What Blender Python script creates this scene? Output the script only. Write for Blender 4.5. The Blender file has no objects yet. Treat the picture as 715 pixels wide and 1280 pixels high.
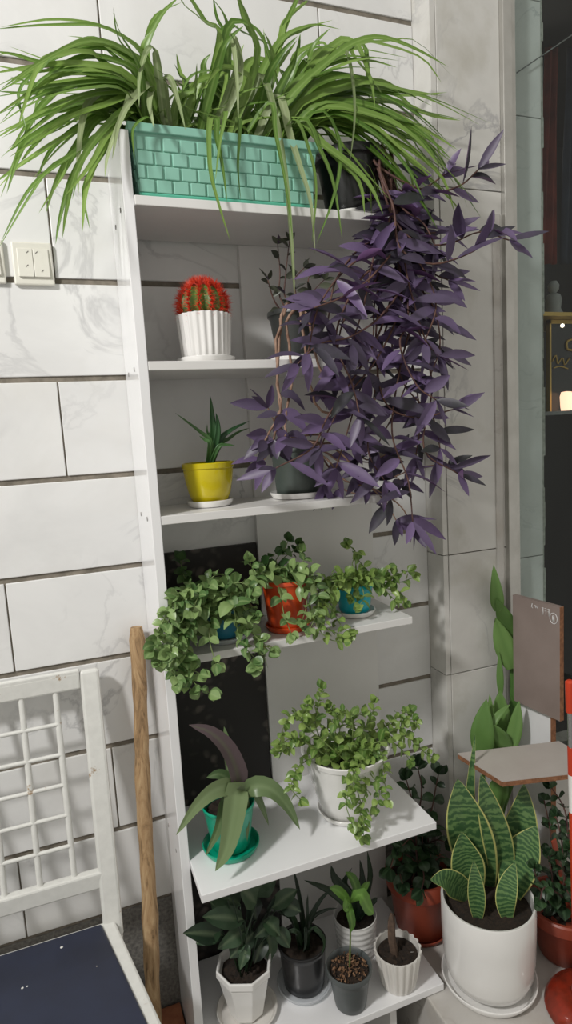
import bpy, math, random
from mathutils import Vector, Matrix
PI = math.pi
V = Vector
rng = random.Random(7)
COL = bpy.context.scene.collection

# ------------------------------------------------------------------ camera
FPX, CAM_D = 773.0, 1.32
yaw, pit, rol = math.radians(19.994), math.radians(7.288), math.radians(-3.333)
fwd = V((math.sin(yaw)*math.cos(pit), math.cos(yaw)*math.cos(pit), -math.sin(pit)))
rt0 = V((math.cos(yaw), -math.sin(yaw), 0)); up0 = rt0.cross(fwd)
rt = math.cos(rol)*rt0 + math.sin(rol)*up0
up = -math.sin(rol)*rt0 + math.cos(rol)*up0
CAM = V((0, -CAM_D, 0))
cd = bpy.data.cameras.new('camera'); cam = bpy.data.objects.new('camera', cd); COL.objects.link(cam)
cd.sensor_fit = 'VERTICAL'; cd.sensor_height = 24; cd.lens = FPX/1280*24; cd.clip_start = .02
M = Matrix((rt, up, -fwd)).transposed().to_4x4(); M.translation = CAM
cam.matrix_world = M
bpy.context.scene.camera = cam

def ray(x, y): return fwd + (x-357.5)/FPX*rt - (y-640)/FPX*up
def W(x, y, Y=None, z=None, X=None):
    d = ray(x, y)
    if Y is not None: t = (Y-CAM.y)/d.y
    elif z is not None: t = (z-CAM.z)/d.z
    else: t = (X-CAM.x)/d.x
    return CAM + d*t
def pxm(p): return (V(p)-CAM).dot(fwd)/FPX      # metres per pixel at point p

# ------------------------------------------------------------------ mesh builder
class MB:
    def __init__(s): s.v=[]; s.f=[]; s.c=[]; s.m=[]
    def add(s, vs, fs, tint=(0,0,.5), mi=0):
        o=len(s.v); s.v += [tuple(v) for v in vs]
        s.c += ([tint]*len(vs) if not isinstance(tint, list) else tint)
        s.f += [tuple(i+o for i in f) for f in fs]; s.m += [mi]*len(fs)
    def build(s, name, mats, parent=None, smooth=True, bevel=0, angle=40):
        me=bpy.data.meshes.new(name); me.from_pydata(s.v, [], s.f); me.update()
        a=me.color_attributes.new('tint','FLOAT_COLOR','POINT')
        for i,c in enumerate(s.c): a.data[i].color=(c[0],c[1],c[2],1)
        for m in (mats if isinstance(mats,(list,tuple)) else [mats]): me.materials.append(m)
        for i,p in enumerate(me.polygons):
            p.use_smooth=smooth; p.material_index=s.m[i]
        o=bpy.data.objects.new(name, me); COL.objects.link(o)
        if parent:
            o.parent=parent; o.matrix_parent_inverse = Matrix.Translation(parent.location).inverted() if parent.type=='EMPTY' else Matrix()
        if bevel:
            b=o.modifiers.new('bevel','BEVEL'); b.width=bevel; b.segments=2; b.limit_method='ANGLE'
        if smooth and angle:
            try: me.set_sharp_from_angle(angle=math.radians(angle))
            except Exception: pass
        return o
BOXF=[(0,3,2,1),(4,5,6,7),(0,1,5,4),(1,2,6,5),(2,3,7,6),(3,0,4,7)]
def box(mb, x0,x1,y0,y1,z0,z1, tint=(0,0,.5), mi=0):
    mb.add([(x0,y0,z0),(x1,y0,z0),(x1,y1,z0),(x0,y1,z0),(x0,y0,z1),(x1,y0,z1),(x1,y1,z1),(x0,y1,z1)], BOXF, tint, mi)
def hexa(mb, b4, t4, tint=(0,0,.5), mi=0): mb.add(list(b4)+list(t4), BOXF, tint, mi)
def bar(mb, a, b, w, d, side=V((1,0,0)), tint=(0,0,.5), mi=0):
    a=V(a); b=V(b); T=(b-a).normalized(); S=(side-T*side.dot(T)).normalized(); N=T.cross(S)
    q=[(-1,-1),(1,-1),(1,1),(-1,1)]
    hexa(mb,[a+S*w/2*i+N*d/2*j for i,j in q],[b+S*w/2*i+N*d/2*j for i,j in q],tint,mi)
def lathe(mb, c, prof, seg=48, mod=None, tint=(0,0,.5), mi=0, cap0=False, cap1=False):
    c=V(c); vs=[]; fs=[]; n=len(prof)
    for j,(r,z) in enumerate(prof):
        for i in range(seg):
            t=2*PI*i/seg; rr=r*(mod(t,j) if mod else 1)
            vs.append(c+V((rr*math.cos(t), rr*math.sin(t), z)))
    for j in range(n-1):
        for i in range(seg):
            k=(i+1)%seg; fs.append((j*seg+i, j*seg+k, (j+1)*seg+k, (j+1)*seg+i))
    if cap0: fs.append(tuple(reversed(range(seg))))
    if cap1: fs.append(tuple((n-1)*seg+i for i in range(seg)))
    mb.add(vs,fs,tint,mi)
def frame_of(T, hint=V((0,0,1))):
    if abs(T.dot(hint))>.95: hint=V((1,0,0))
    S=T.cross(hint).normalized(); return S, S.cross(T).normalized()
def tube(mb, P, R, seg=7, tint=(0,0,.5), mi=0):
    P=[V(p) for p in P]; n=len(P); R=R if isinstance(R,(list,tuple)) else [R]*n
    vs=[]; fs=[]; S=None
    for i in range(n):
        T=(P[min(i+1,n-1)]-P[max(i-1,0)]).normalized()
        if S is None: S,N=frame_of(T)
        else:
            S=(S-T*S.dot(T)); S=S.normalized() if S.length>1e-6 else frame_of(T)[0]
            N=S.cross(T)
        for k in range(seg):
            a=2*PI*k/seg; vs.append(P[i]+(S*math.cos(a)+N*math.sin(a))*R[i])
    for i in range(n-1):
        for k in range(seg):
            l=(k+1)%seg; fs.append((i*seg+k,(i+1)*seg+k,(i+1)*seg+l,i*seg+l))
    fs.append(tuple(range(seg))); fs.append(tuple(reversed(range((n-1)*seg,n*seg))))
    mb.add(vs,fs,tint,mi)
def spline(P, n):
    P=[V(p) for p in P]
    if len(P)==2: return [P[0].lerp(P[1],i/n) for i in range(n+1)]
    Q=[P[0]*2-P[1]]+P+[P[-1]*2-P[-2]]; L=len(P)-1; out=[]
    for i in range(n+1):
        u=i/n*L; k=min(int(u),L-1); t=u-k; a,b,c,d=Q[k:k+4]
        out.append(.5*((2*b)+(c-a)*t+(2*a-5*b+4*c-d)*t*t+(3*b-a-3*c+d)*t**3))
    return out
PROF={'blade':lambda t:min(1,.55+t*2)*(max(0,1-t)**.65),
      'lance':lambda t:max(.03,math.sin(PI*min(1,max(0,t))**.85)**.85),
      'oval':lambda t:max(.06,math.sin(PI*min(1,(t*.97+.02))**.92)**.78),
      'strap':lambda t:min(1,.35+t*1.8)*(max(0,1-t**2.4)**.8)+.01,
      'sword':lambda t:(.45+.55*math.sin(PI*min(1,t*1.05)**.9))*(max(0,1-t**5)**.6)+.015,
      'spoon':lambda t:max(.04,math.sin(PI*t**1.25)**.8)}
def leaf(mb, P, hw, N, prof='lance', n=8, across=3, fold=.25, thick=0, rnd=None, mi=0, roll=0, wav=0):
    P=spline(P,n); r=rng.random() if rnd is None else rnd; vs=[]; cs=[]; fs=[]; p=PROF[prof]; ph=rng.random()*6
    for i in range(n+1):
        t=i/n; T=(P[min(i+1,n)]-P[max(i-1,0)])
        T=T.normalized() if T.length>1e-9 else V((0,0,1))
        S=T.cross(N); S=S.normalized() if S.length>1e-4 else frame_of(T)[0]
        Nn=S.cross(T)
        if roll:
            a=roll*t; S,Nn=S*math.cos(a)+Nn*math.sin(a), Nn*math.cos(a)-S*math.sin(a)
        w=hw*p(t)
        for k in range(across):
            q=-1+2*k/(across-1)
            vs.append(P[i]+S*q*w+Nn*(fold*abs(q)*w+(wav*math.sin(t*14+ph+q*2)*abs(q)*hw if wav else 0))); cs.append((abs(q),t,r))
    for i in range(n):
        for k in range(across-1):
            a=i*across+k; fs.append((a,a+1,a+across+1,a+across))
    if thick:
        m=len(vs); bk=[]
        for i in range(n+1):
            for k in range(across):
                q=-1+2*k/(across-1); j=i*across+k
                T=(P[min(i+1,n)]-P[max(i-1,0)]).normalized(); S=T.cross(N); S=S.normalized() if S.length>1e-4 else frame_of(T)[0]
                bk.append(vs[j]-S.cross(T)*thick*(1-q*q*.9)*min(1,(1-i/n)*3+.1))
        fs += [(c+m,b+m,a+m,d+m) if False else tuple(x+m for x in reversed((a,b,c,d))) for (a,b,c,d) in fs]
        for i in range(n):
            a=i*across; b=a+across; fs.append((a,b,b+m,a+m)); a=i*across+across-1; b=a+across; fs.append((b,a,a+m,b+m))
        vs+=bk; cs=cs+cs
    mb.add(vs,fs,cs,mi)
def soil_disc(mb, c, r, bump=.006, rings=6, seg=26):
    vs=[V(c)+V((0,0,bump))]; fs=[]
    for j in range(1,rings+1):
        for i in range(seg):
            t=2*PI*i/seg; rr=r*j/rings
            vs.append(V(c)+V((rr*math.cos(t),rr*math.sin(t),(rng.uniform(-1,1)*bump if j<rings else 0))))
    for i in range(seg): fs.append((0,1+i,1+(i+1)%seg))
    for j in range(rings-1):
        for i in range(seg):
            k=(i+1)%seg; a=1+j*seg; fs.append((a+i,a+seg+i,a+seg+k,a+k))
    mb.add(vs,fs)

# ------------------------------------------------------------------ materials
def srgb(r,g,b):
    f=lambda c:(c/255/12.92 if c/255<=.04045 else ((c/255+.055)/1.055)**2.4)
    return (f(r),f(g),f(b),1)
def newmat(name):
    m=bpy.data.materials.new(name); m.use_nodes=True; nt=m.node_tree
    return m, nt, nt.nodes['Principled BSDF']
def N_(nt,t,**k):
    n=nt.nodes.new(t)
    for a,b in k.items():
        if a in n.inputs: n.inputs[a].default_value=b
        else: setattr(n,a,b)
    return n
def ramp(nt, stops):
    n=nt.nodes.new('ShaderNodeValToRGB'); e=n.color_ramp.elements
    while len(e)<len(stops): e.new(.5)
    for x,(p,c) in zip(e,stops): x.position=p; x.color=c
    return n
def coords(nt): return N_(nt,'ShaderNodeTexCoord').outputs['Object']
def noise(nt, scale, detail=4, rough=.55, vec=None, dist=0):
    n=N_(nt,'ShaderNodeTexNoise'); n.inputs['Scale'].default_value=scale; n.inputs['Detail'].default_value=detail
    n.inputs['Roughness'].default_value=rough; n.inputs['Distortion'].default_value=dist
    nt.links.new(vec if vec is not None else coords(nt), n.inputs['Vector']); return n
def mix(nt, fac, a, b, mode='MIX'):
    n=N_(nt,'ShaderNodeMix',data_type='RGBA',blend_type=mode)
    for sock,val in ((n.inputs[0],fac),(n.inputs[6],a),(n.inputs[7],b)):
        if hasattr(val,'is_linked'): nt.links.new(val,sock)
        else: sock.default_value=val
    return n.outputs[2]
def bump(nt, p, h, strength=.3, dist=.002):
    b=N_(nt,'ShaderNodeBump'); b.inputs['Strength'].default_value=strength; b.inputs['Distance'].default_value=dist
    nt.links.new(h,b.inputs['Height']); nt.links.new(b.outputs[0],p.inputs['Normal'])
def plain(name, a, b=None, rough=.4, scale=20, coat=0, bmp=0, metal=0, bscale=None):
    m,nt,p=newmat(name); p.inputs['Roughness'].default_value=rough; p.inputs['Metallic'].default_value=metal
    p.inputs['Coat Weight'].default_value=coat; p.inputs['Coat Roughness'].default_value=.08
    b=b or tuple(x*.8 for x in a[:3])+(1,)
    n=noise(nt,scale); r=ramp(nt,[(.35,a),(.7,b)]); nt.links.new(n.outputs[0],r.inputs[0]); nt.links.new(r.outputs[0],p.inputs['Base Color'])
    if bmp:
        n2=noise(nt,bscale or scale*3,6); bump(nt,p,n2.outputs[0],bmp)
    return m
def leafmat(name, dark, light, rib=None, back=None, rough=.4, trans=.25, mott=.35):
    m,nt,p=newmat(name); p.inputs['Roughness'].default_value=rough
    at=N_(nt,'ShaderNodeAttribute',attribute_name='tint'); sp=N_(nt,'ShaderNodeSeparateColor'); nt.links.new(at.outputs['Color'],sp.inputs[0])
    n=noise(nt,30,3); ad=N_(nt,'ShaderNodeMath',operation='MULTIPLY_ADD'); nt.links.new(n.outputs[0],ad.inputs[0]); ad.inputs[1].default_value=mott
    sb=N_(nt,'ShaderNodeMath',operation='MULTIPLY_ADD'); nt.links.new(sp.outputs[2],sb.inputs[0]); sb.inputs[1].default_value=.9; sb.inputs[2].default_value=-mott*.4
    nt.links.new(sb.outputs[0],ad.inputs[2])
    c=mix(nt,ad.outputs[0],dark,light)
    if rib:
        r=ramp(nt,[(.0,(1,1,1,1)),(.35,(0,0,0,1))]); nt.links.new(sp.outputs[0],r.inputs[0])
        mm=N_(nt,'ShaderNodeMath',operation='MULTIPLY'); nt.links.new(r.outputs[0],mm.inputs[0]); mm.inputs[1].default_value=.55
        c=mix(nt,mm.outputs[0],c,rib)
    if back:
        g=N_(nt,'ShaderNodeNewGeometry'); mm=N_(nt,'ShaderNodeMath',operation='MULTIPLY'); nt.links.new(g.outputs['Backfacing'],mm.inputs[0]); mm.inputs[1].default_value=.85
        c=mix(nt,mm.outputs[0],c,back)
    nt.links.new(c,p.inputs['Base Color'])
    if trans:
        tr=N_(nt,'ShaderNodeBsdfTranslucent'); nt.links.new(c,tr.inputs[0]); ms=N_(nt,'ShaderNodeMixShader'); ms.inputs[0].default_value=trans
        nt.links.new(p.outputs[0],ms.inputs[1]); nt.links.new(tr.outputs[0],ms.inputs[2]); nt.links.new(ms.outputs[0],nt.nodes['Material Output'].inputs[0])
    return m
def marble(name, base, vein, warm, rough=.32, scale=1.0, seedv=(0,0,0), dirt=.35):
    m,nt,p=newmat(name); p.inputs['Roughness'].default_value=rough
    at=N_(nt,'ShaderNodeAttribute',attribute_name='tint'); sp=N_(nt,'ShaderNodeSeparateColor'); nt.links.new(at.outputs['Color'],sp.inputs[0])
    mp=N_(nt,'ShaderNodeVectorMath',operation='MULTIPLY_ADD'); nt.links.new(at.outputs['Color'],mp.inputs[0]); mp.inputs[1].default_value=(7,5,9)
    nt.links.new(coords(nt),mp.inputs[2]); vec=mp.outputs[0]
    n1=noise(nt,4*scale,5,.6,vec,.6); r1=ramp(nt,[(.35,base),(.72,tuple(x*.86 for x in base[:3])+(1,))]); nt.links.new(n1.outputs[0],r1.inputs[0])
    n2=noise(nt,3.2*scale,6,.55,vec,1.4)
    s=N_(nt,'ShaderNodeMath',operation='SUBTRACT'); nt.links.new(n2.outputs[0],s.inputs[0]); s.inputs[1].default_value=.5
    a=N_(nt,'ShaderNodeMath',operation='ABSOLUTE'); nt.links.new(s.outputs[0],a.inputs[0])
    r2=ramp(nt,[(0,(1,1,1,1)),(.022,(0,0,0,1))]); nt.links.new(a.outputs[0],r2.inputs[0])
    n3=noise(nt,2.1*scale,3,.5,vec); r3=ramp(nt,[(.48,(0,0,0,1)),(.66,(1,1,1,1))]); nt.links.new(n3.outputs[0],r3.inputs[0])
    mm=N_(nt,'ShaderNodeMath',operation='MULTIPLY'); nt.links.new(r2.outputs[0],mm.inputs[0]); nt.links.new(r3.outputs[0],mm.inputs[1])
    mk=N_(nt,'ShaderNodeMath',operation='MULTIPLY'); nt.links.new(mm.outputs[0],mk.inputs[0]); mk.inputs[1].default_value=.6
    c=mix(nt,mk.outputs[0],r1.outputs[0],vein)
    n4=noise(nt,5*scale,5,.6,vec); r4=ramp(nt,[(.5,(0,0,0,1)),(.8,(1,1,1,1))]); nt.links.new(n4.outputs[0],r4.inputs[0])
    md=N_(nt,'ShaderNodeMath',operation='MULTIPLY'); nt.links.new(r4.outputs[0],md.inputs[0]); md.inputs[1].default_value=dirt
    c=mix(nt,md.outputs[0],c,warm); nt.links.new(c,p.inputs['Base Color'])
    n5=noise(nt,60,4); bump(nt,p,n5.outputs[0],.05,.001)
    return m
MT={}
MT['marble']=marble('marble',(.80,.80,.795,1),(.33,.33,.34,1),(.66,.64,.59,1),.35)
MT['marble_grey']=marble('marble_grey',(.66,.65,.62,1),(.25,.25,.27,1),(.42,.40,.34,1),.35,1.3,dirt=.85)
MT['ledge']=marble('ledge_marble',(.55,.53,.50,1),(.25,.22,.2,1),(.33,.28,.22,1),.35,1.6,dirt=.6)
MT['grout']=plain('grout',(.25,.22,.18,1),(.13,.115,.09,1),.9,40,bmp=.4)
MT['granite']=plain('granite',(.22,.21,.19,1),(.10,.095,.09,1),.75,140,bmp=.7,bscale=160)
MT['laminate']=plain('white_laminate',(.86,.86,.87,1),(.82,.82,.83,1),.28,6,coat=.45)
MT['board']=plain('board_laminate',(.74,.735,.72,1),(.70,.69,.675,1),.4,6,coat=.1)
MT['edge_grey']=plain('dowel_mark',(.30,.29,.28,1),None,.6)
MT['soil']=plain('soil',(.035,.022,.014,1),(.012,.009,.007,1),.95,120,bmp=.8)
MT['litter']=plain('leaf_litter',(.30,.17,.09,1),(.10,.05,.03,1),.9,150)
MT['planter']=plain('green_plastic',srgb(142,194,176),srgb(132,184,166),.38,8)
MT['tray']=plain('green_tray',srgb(96,186,160),srgb(88,176,150),.35,8)
MT['black']=plain('black_plastic',(.012,.012,.013,1),(.02,.02,.021,1),.25,14)
MT['grey']=plain('dark_grey_plastic',(.028,.031,.030,1),(.04,.043,.04,1),.38,14)
MT['slate']=plain('slate_plastic',(.075,.095,.085,1),(.06,.075,.066,1),.4,10)
MT['smallgrey']=plain('small_grey_plastic',(.10,.115,.115,1),(.07,.078,.078,1),.4,10)
MT['ceramic']=plain('white_ceramic',(.82,.81,.79,1),(.78,.77,.75,1),.22,8,coat=.5)
MT['ceramic_dull']=plain('matt_white_ceramic',(.74,.72,.68,1),(.66,.63,.59,1),.5,10)
MT['yellow']=plain('yellow_glaze',srgb(206,190,10),srgb(190,170,6),.18,6,coat=.5)
MT['orange']=plain('orange_plastic',srgb(212,78,32),srgb(198,68,26),.3,6,coat=.2)
MT['turq']=plain('turquoise_plastic',srgb(16,172,186),srgb(14,155,172),.3,6,coat=.2)
MT['blue']=plain('blue_plastic',srgb(52,140,170),srgb(44,120,150),.3,6)
MT['teal']=plain('teal_plastic',srgb(8,168,134),srgb(6,150,118),.28,6,coat=.2)
MT['terra']=plain('terracotta_plastic',srgb(156,72,50),srgb(128,56,40),.4,10)
MT['redglaze']=plain('red_glaze',srgb(158,50,30),srgb(88,40,28),.22,22,coat=.3)
MT['spider']=leafmat('spider_leaf',srgb(74,112,36),srgb(140,170,84),srgb(150,180,100),srgb(135,162,96),.38,.3,.3)
MT['spider_pale']=leafmat('spider_leaf_pale',srgb(130,150,98),srgb(164,178,132),srgb(190,200,160),srgb(158,172,130),.45,.3,.3)
MT['purple']=leafmat('purple_leaf',srgb(42,46,44),srgb(118,98,138),None,srgb(114,80,124),.45,.15,.5)
MT['purple_stem']=plain('purple_heart_stem',srgb(104,74,62),srgb(70,46,50),.7,60)
MT['brown_stem']=plain('dry_brown_stem',srgb(160,132,114),srgb(110,80,64),.8,60)
MT['olive_leaf']=leafmat('olive_purple_leaf',srgb(40,42,40),srgb(92,98,78),None,srgb(84,66,92),.45,.15,.4)
MT['apt']=leafmat('sun_rose_leaf',srgb(78,112,62),srgb(150,176,112),srgb(160,182,124),srgb(136,160,104),.34,.22,.4)
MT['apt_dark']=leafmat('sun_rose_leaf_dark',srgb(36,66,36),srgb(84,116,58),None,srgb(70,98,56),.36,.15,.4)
MT['apt_bright']=leafmat('sun_rose_leaf_bright',srgb(84,120,54),srgb(152,178,96),srgb(166,188,114),srgb(138,162,92),.34,.22,.4)
MT['apt_stem']=plain('sun_rose_stem',srgb(118,140,80),srgb(96,110,62),.5,40)
MT['cactus']=plain('cactus_skin',srgb(104,132,58),srgb(66,92,40),.5,30)
MT['spine']=plain('red_spine',srgb(228,76,44),srgb(200,46,32),.5,60)
MT['aloe']=leafmat('aloe_leaf',srgb(36,78,46),srgb(96,136,74),None,srgb(70,112,70),.35,.1,.3)
MT['strap']=leafmat('strap_leaf',srgb(84,112,72),srgb(122,140,96),srgb(136,156,112),srgb(104,122,88),.35,.2,.3)
MT['strap_purple']=leafmat('strap_leaf_purple',srgb(88,74,78),srgb(116,100,104),srgb(110,116,90),srgb(90,90,76),.4,.2,.3)
MT['dark_leaf']=leafmat('dark_leaf',srgb(24,44,28),srgb(56,84,50),srgb(84,110,80),srgb(40,60,38),.35,.1,.4)
MT['arrow']=leafmat('arrowhead_leaf',srgb(22,38,28),srgb(58,82,56),srgb(110,126,96),srgb(86,104,80),.4,.12,.5)
MT['deep']=leafmat('deep_green_leaf',srgb(20,36,26),srgb(42,66,40),None,None,.35,.05,.3)
MT['seedling']=leafmat('seedling_leaf',srgb(66,108,42),srgb(108,150,66),srgb(140,184,90),None,.35,.25,.3)
MT['epi']=leafmat('orchid_cactus_leaf',srgb(82,122,58),srgb(122,158,88),srgb(100,138,72),srgb(104,140,72),.4,.15,.3)
MT['bark']=None
MT['navy']=plain('navy_vinyl',srgb(38,44,64),srgb(32,36,52),.42,12)
MT['alu']=plain('aluminium',(.60,.59,.56,1),(.48,.47,.44,1),.32,12,metal=.85)
MT['alu_dark']=plain('aluminium_dark',(.18,.19,.19,1),None,.4,12,metal=.6)
MT['switch']=plain('switch_plastic',srgb(226,224,214),srgb(216,214,204),.35,8)
MT['mark']=plain('pencil_mark',(.16,.15,.14,1),None,.7)
MT['chalk']=plain('white_marker',(.8,.8,.8,1),None,.7)
MT['brown_board']=plain('brown_board',srgb(140,126,120),srgb(124,110,104),.5,7)
MT['chip']=plain('chipboard_edge',srgb(150,104,72),srgb(112,72,48),.8,120,bmp=.4)
MT['grey_board']=plain('grey_laminate',srgb(188,182,176),srgb(176,168,162),.4,6)
MT['redpole']=plain('red_enamel',srgb(206,66,36),None,.3,8)
MT['chrome']=plain('chrome',(.6,.6,.6,1),None,.18,8,metal=.9)
MT['brick']=plain('brick',srgb(158,100,70),srgb(136,82,58),.9,50,bmp=.5)
MT['dark_room']=plain('dark_interior',(.030,.034,.034,1),(.018,.02,.02,1),.8,3)
MT['jamb']=marble('glass_tint_jamb',(.56,.585,.57,1),(.24,.27,.28,1),(.44,.46,.43,1),.5,2.0,dirt=.5)  # glass tint and blocked light worked into the marble colour
MT['mortar']=plain('mortar',(.36,.38,.34,1),(.2,.22,.2,1),.9,80,bmp=.6)
MT['gold']=plain('gold_trim',srgb(190,160,90),None,.35,8,metal=.5)
MT['signblack']=plain('sign_black',(.02,.022,.024,1),None,.2,8)
MT['figurine']=plain('grey_figurine',(.30,.32,.32,1),(.2,.21,.21,1),.5,12)
MT['cloth_red']=plain('red_cloth',srgb(120,50,40),srgb(80,34,30),.9,10)
MT['cloth_blue']=plain('blue_cloth',srgb(50,60,76),srgb(36,44,58),.9,10)
MT['floor']=plain('floor_tile',(.30,.29,.27,1),(.22,.21,.2,1),.5,5)
def emis(name,c,s):
    m,nt,p=newmat(name); p.inputs['Base Color'].default_value=c; p.inputs['Emission Color'].default_value=c; p.inputs['Emission Strength'].default_value=s; return m
MT['lamp']=emis('glint_glow',(1,.88,.72,1),3.0)
# glass
m,nt,p=newmat('window_glass'); MT['glass']=m
tr=N_(nt,'ShaderNodeBsdfTransparent'); tr.inputs[0].default_value=(.915,.94,.932,1); gl=N_(nt,'ShaderNodeBsdfGlossy'); gl.inputs['Roughness'].default_value=.02
fr=N_(nt,'ShaderNodeFresnel'); fr.inputs[0].default_value=1.45; ms=N_(nt,'ShaderNodeMixShader'); gg=N_(nt,'ShaderNodeNewGeometry'); fm=N_(nt,'ShaderNodeMath',operation='MULTIPLY_ADD')
nt.links.new(gg.outputs['Backfacing'],fm.inputs[0]); fm.inputs[1].default_value=-1; fm.inputs[2].default_value=1
fx_=N_(nt,'ShaderNodeMath',operation='MULTIPLY'); nt.links.new(fm.outputs[0],fx_.inputs[0]); nt.links.new(fr.outputs[0],fx_.inputs[1]); nt.links.new(fx_.outputs[0],ms.inputs[0])
nt.links.new(tr.outputs[0],ms.inputs[1]); nt.links.new(gl.outputs[0],ms.inputs[2]); nt.links.new(ms.outputs[0],nt.nodes['Material Output'].inputs[0])
m,nt,p=newmat('clear_plastic'); MT['clear']=m
tr=N_(nt,'ShaderNodeBsdfTransparent'); tr.inputs[0].default_value=(.93,.95,.96,1); ms=N_(nt,'ShaderNodeMixShader'); ms.inputs[0].default_value=.45
p.inputs['Base Color'].default_value=(.8,.82,.85,1); p.inputs['Roughness'].default_value=.15
nt.links.new(tr.outputs[0],ms.inputs[1]); nt.links.new(p.outputs[0],ms.inputs[2]); nt.links.new(ms.outputs[0],nt.nodes['Material Output'].inputs[0])
# snake plant: yellow margin, cross bands
m,nt,p=newmat('snake_leaf'); MT['snake']=m; p.inputs['Roughness'].default_value=.32
at=N_(nt,'ShaderNodeAttribute',attribute_name='tint'); sp=N_(nt,'ShaderNodeSeparateColor'); nt.links.new(at.outputs['Color'],sp.inputs[0])
n=noise(nt,28,4,.6); 
mt=N_(nt,'ShaderNodeMath',operation='MULTIPLY_ADD'); nt.links.new(sp.outputs[1],mt.inputs[0]); mt.inputs[1].default_value=100
m2=N_(nt,'ShaderNodeMath',operation='MULTIPLY'); nt.links.new(n.outputs[0],m2.inputs[0]); m2.inputs[1].default_value=22; nt.links.new(m2.outputs[0],mt.inputs[2])
sn=N_(nt,'ShaderNodeMath',operation='SINE'); nt.links.new(mt.outputs[0],sn.inputs[0])
r=ramp(nt,[(.1,srgb(104,136,84)),(.75,srgb(60,94,58))]); ma=N_(nt,'ShaderNodeMath',operation='MULTIPLY_ADD'); nt.links.new(sn.outputs[0],ma.inputs[0]); ma.inputs[1].default_value=.5; ma.inputs[2].default_value=.5
nt.links.new(ma.outputs[0],r.inputs[0]); r2=ramp(nt,[(.90,(0,0,0,1)),(.935,(1,1,1,1))]); nt.links.new(sp.outputs[0],r2.inputs[0])
nt.links.new(mix(nt,r2.outputs[0],r.outputs[0],srgb(196,196,120)),p.inputs['Base Color'])
# peeled stake wood
m,nt,p=newmat('peeled_wood'); MT['bark']=m; p.inputs['Roughness'].default_value=.85
mp=N_(nt,'ShaderNodeMapping'); mp.inputs['Scale'].default_value=(1,1,.18); nt.links.new(coords(nt),mp.inputs[0])
n=noise(nt,60,6,.65,mp.outputs[0],1); r=ramp(nt,[(.3,srgb(88,68,46)),(.48,srgb(160,130,94)),(.75,srgb(196,170,132))]); nt.links.new(n.outputs[0],r.inputs[0]); nt.links.new(r.outputs[0],p.inputs['Base Color'])
bump(nt,p,n.outputs[0],.8,.003)
# worn white paint
m,nt,p=newmat('worn_white_paint'); MT['paint']=m; p.inputs['Roughness'].default_value=.4
n=noise(nt,16,8,.7); r=ramp(nt,[(.62,(.80,.80,.78,1)),(.655,srgb(176,150,122))]); nt.links.new(n.outputs[0],r.inputs[0])
n2=noise(nt,60,4); r3=ramp(nt,[(.3,(.82,.82,.80,1)),(.8,(.93,.93,.91,1))]); nt.links.new(n2.outputs[0],r3.inputs[0])
nt.links.new(mix(nt,1.0,r.outputs[0],r3.outputs[0],'MULTIPLY'),p.inputs['Base Color'])
# dark floral panel
m,nt,p=newmat('dark_floral'); MT['floral']=m; p.inputs['Roughness'].default_value=.55
vo=N_(nt,'ShaderNodeTexVoronoi'); vo.feature='F1'; vo.inputs['Scale'].default_value=42; nz=noise(nt,9,3)
av=N_(nt,'ShaderNodeVectorMath',operation='MULTIPLY_ADD'); nt.links.new(nz.outputs[1],av.inputs[0]); av.inputs[1].default_value=(.06,.06,.06); nt.links.new(coords(nt),av.inputs[2]); nt.links.new(av.outputs[0],vo.inputs['Vector'])
r=ramp(nt,[(.25,(1,1,1,1)),(.5,(0,0,0,1))]); nt.links.new(vo.outputs['Distance'],r.inputs[0])
nm=noise(nt,7,3); rm=ramp(nt,[(.46,(0,0,0,1)),(.60,(.8,.8,.8,1))]); nt.links.new(nm.outputs[0],rm.inputs[0])
mm=N_(nt,'ShaderNodeMath',operation='MULTIPLY'); nt.links.new(r.outputs[0],mm.inputs[0]); nt.links.new(rm.outputs[0],mm.inputs[1])
nt.links.new(mix(nt,mm.outputs[0],(.014,.012,.011,1),(.17,.145,.125,1)),p.inputs['Base Color'])

# ------------------------------------------------------------------ object helpers
def tag(o, label, cat, group=None):
    o['label']=label; o['category']=cat
    if group: o['group']=group
    return o
def thing(name, label, cat, loc, group=None):
    o=bpy.data.objects.new(name,None); COL.objects.link(o); o.location=loc; o.empty_display_size=.03
    return tag(o,label,cat,group)
def struct(o): o['kind']='structure'; return o
def fluted(n, a, sharp=1.0, rows=None):
    def f(t,j):
        if rows is not None and j not in rows: return 1
        s=math.cos(n*t); s=math.copysign(abs(s)**sharp,s); return 1+a*s
    return f
def pot_mesh(c, rb, rr, h, th=.004, lip=0, liph=.012, seg=56, mod=None, foot=.003):
    mb=MB(); p=[(rb-foot,0),(rb,foot)]
    n=6
    for i in range(1,n+1):
        t=i/n; p.append((rb+(rr-rb)*t, h*t))
    if lip: p=p[:-1]+[(rr,h-liph),(rr+lip,h-liph+.002),(rr+lip,h)]
    top=p[-1][0]
    p+=[(top-.001,h+.0015),(top-th+.001,h+.0015),(rr-th,h-.003),(rr-th-.1*(rr-rb),h*.72),(0.001,h*.70)]
    lathe(mb,c,p,seg,mod,cap0=True); return mb
def saucer_mesh(c, r, h=.012, th=.004, seg=56, mod=None):
    mb=MB(); lathe(mb,c,[(r*.82,0),(r*.9,.001),(r,h*.8),(r,h),(r-th*.5,h+.001),(r-th,h-.001),(r*.88-th*.5,.004),(.001,.004)],seg,mod,cap0=True); return mb
def saucer(c, r, h, mat, label, mod=None, group=None, name='saucer'):
    return tag(saucer_mesh(c,r,h,mod=mod).build(name,mat),label,'saucer',group or 'saucers under the pots')
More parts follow.
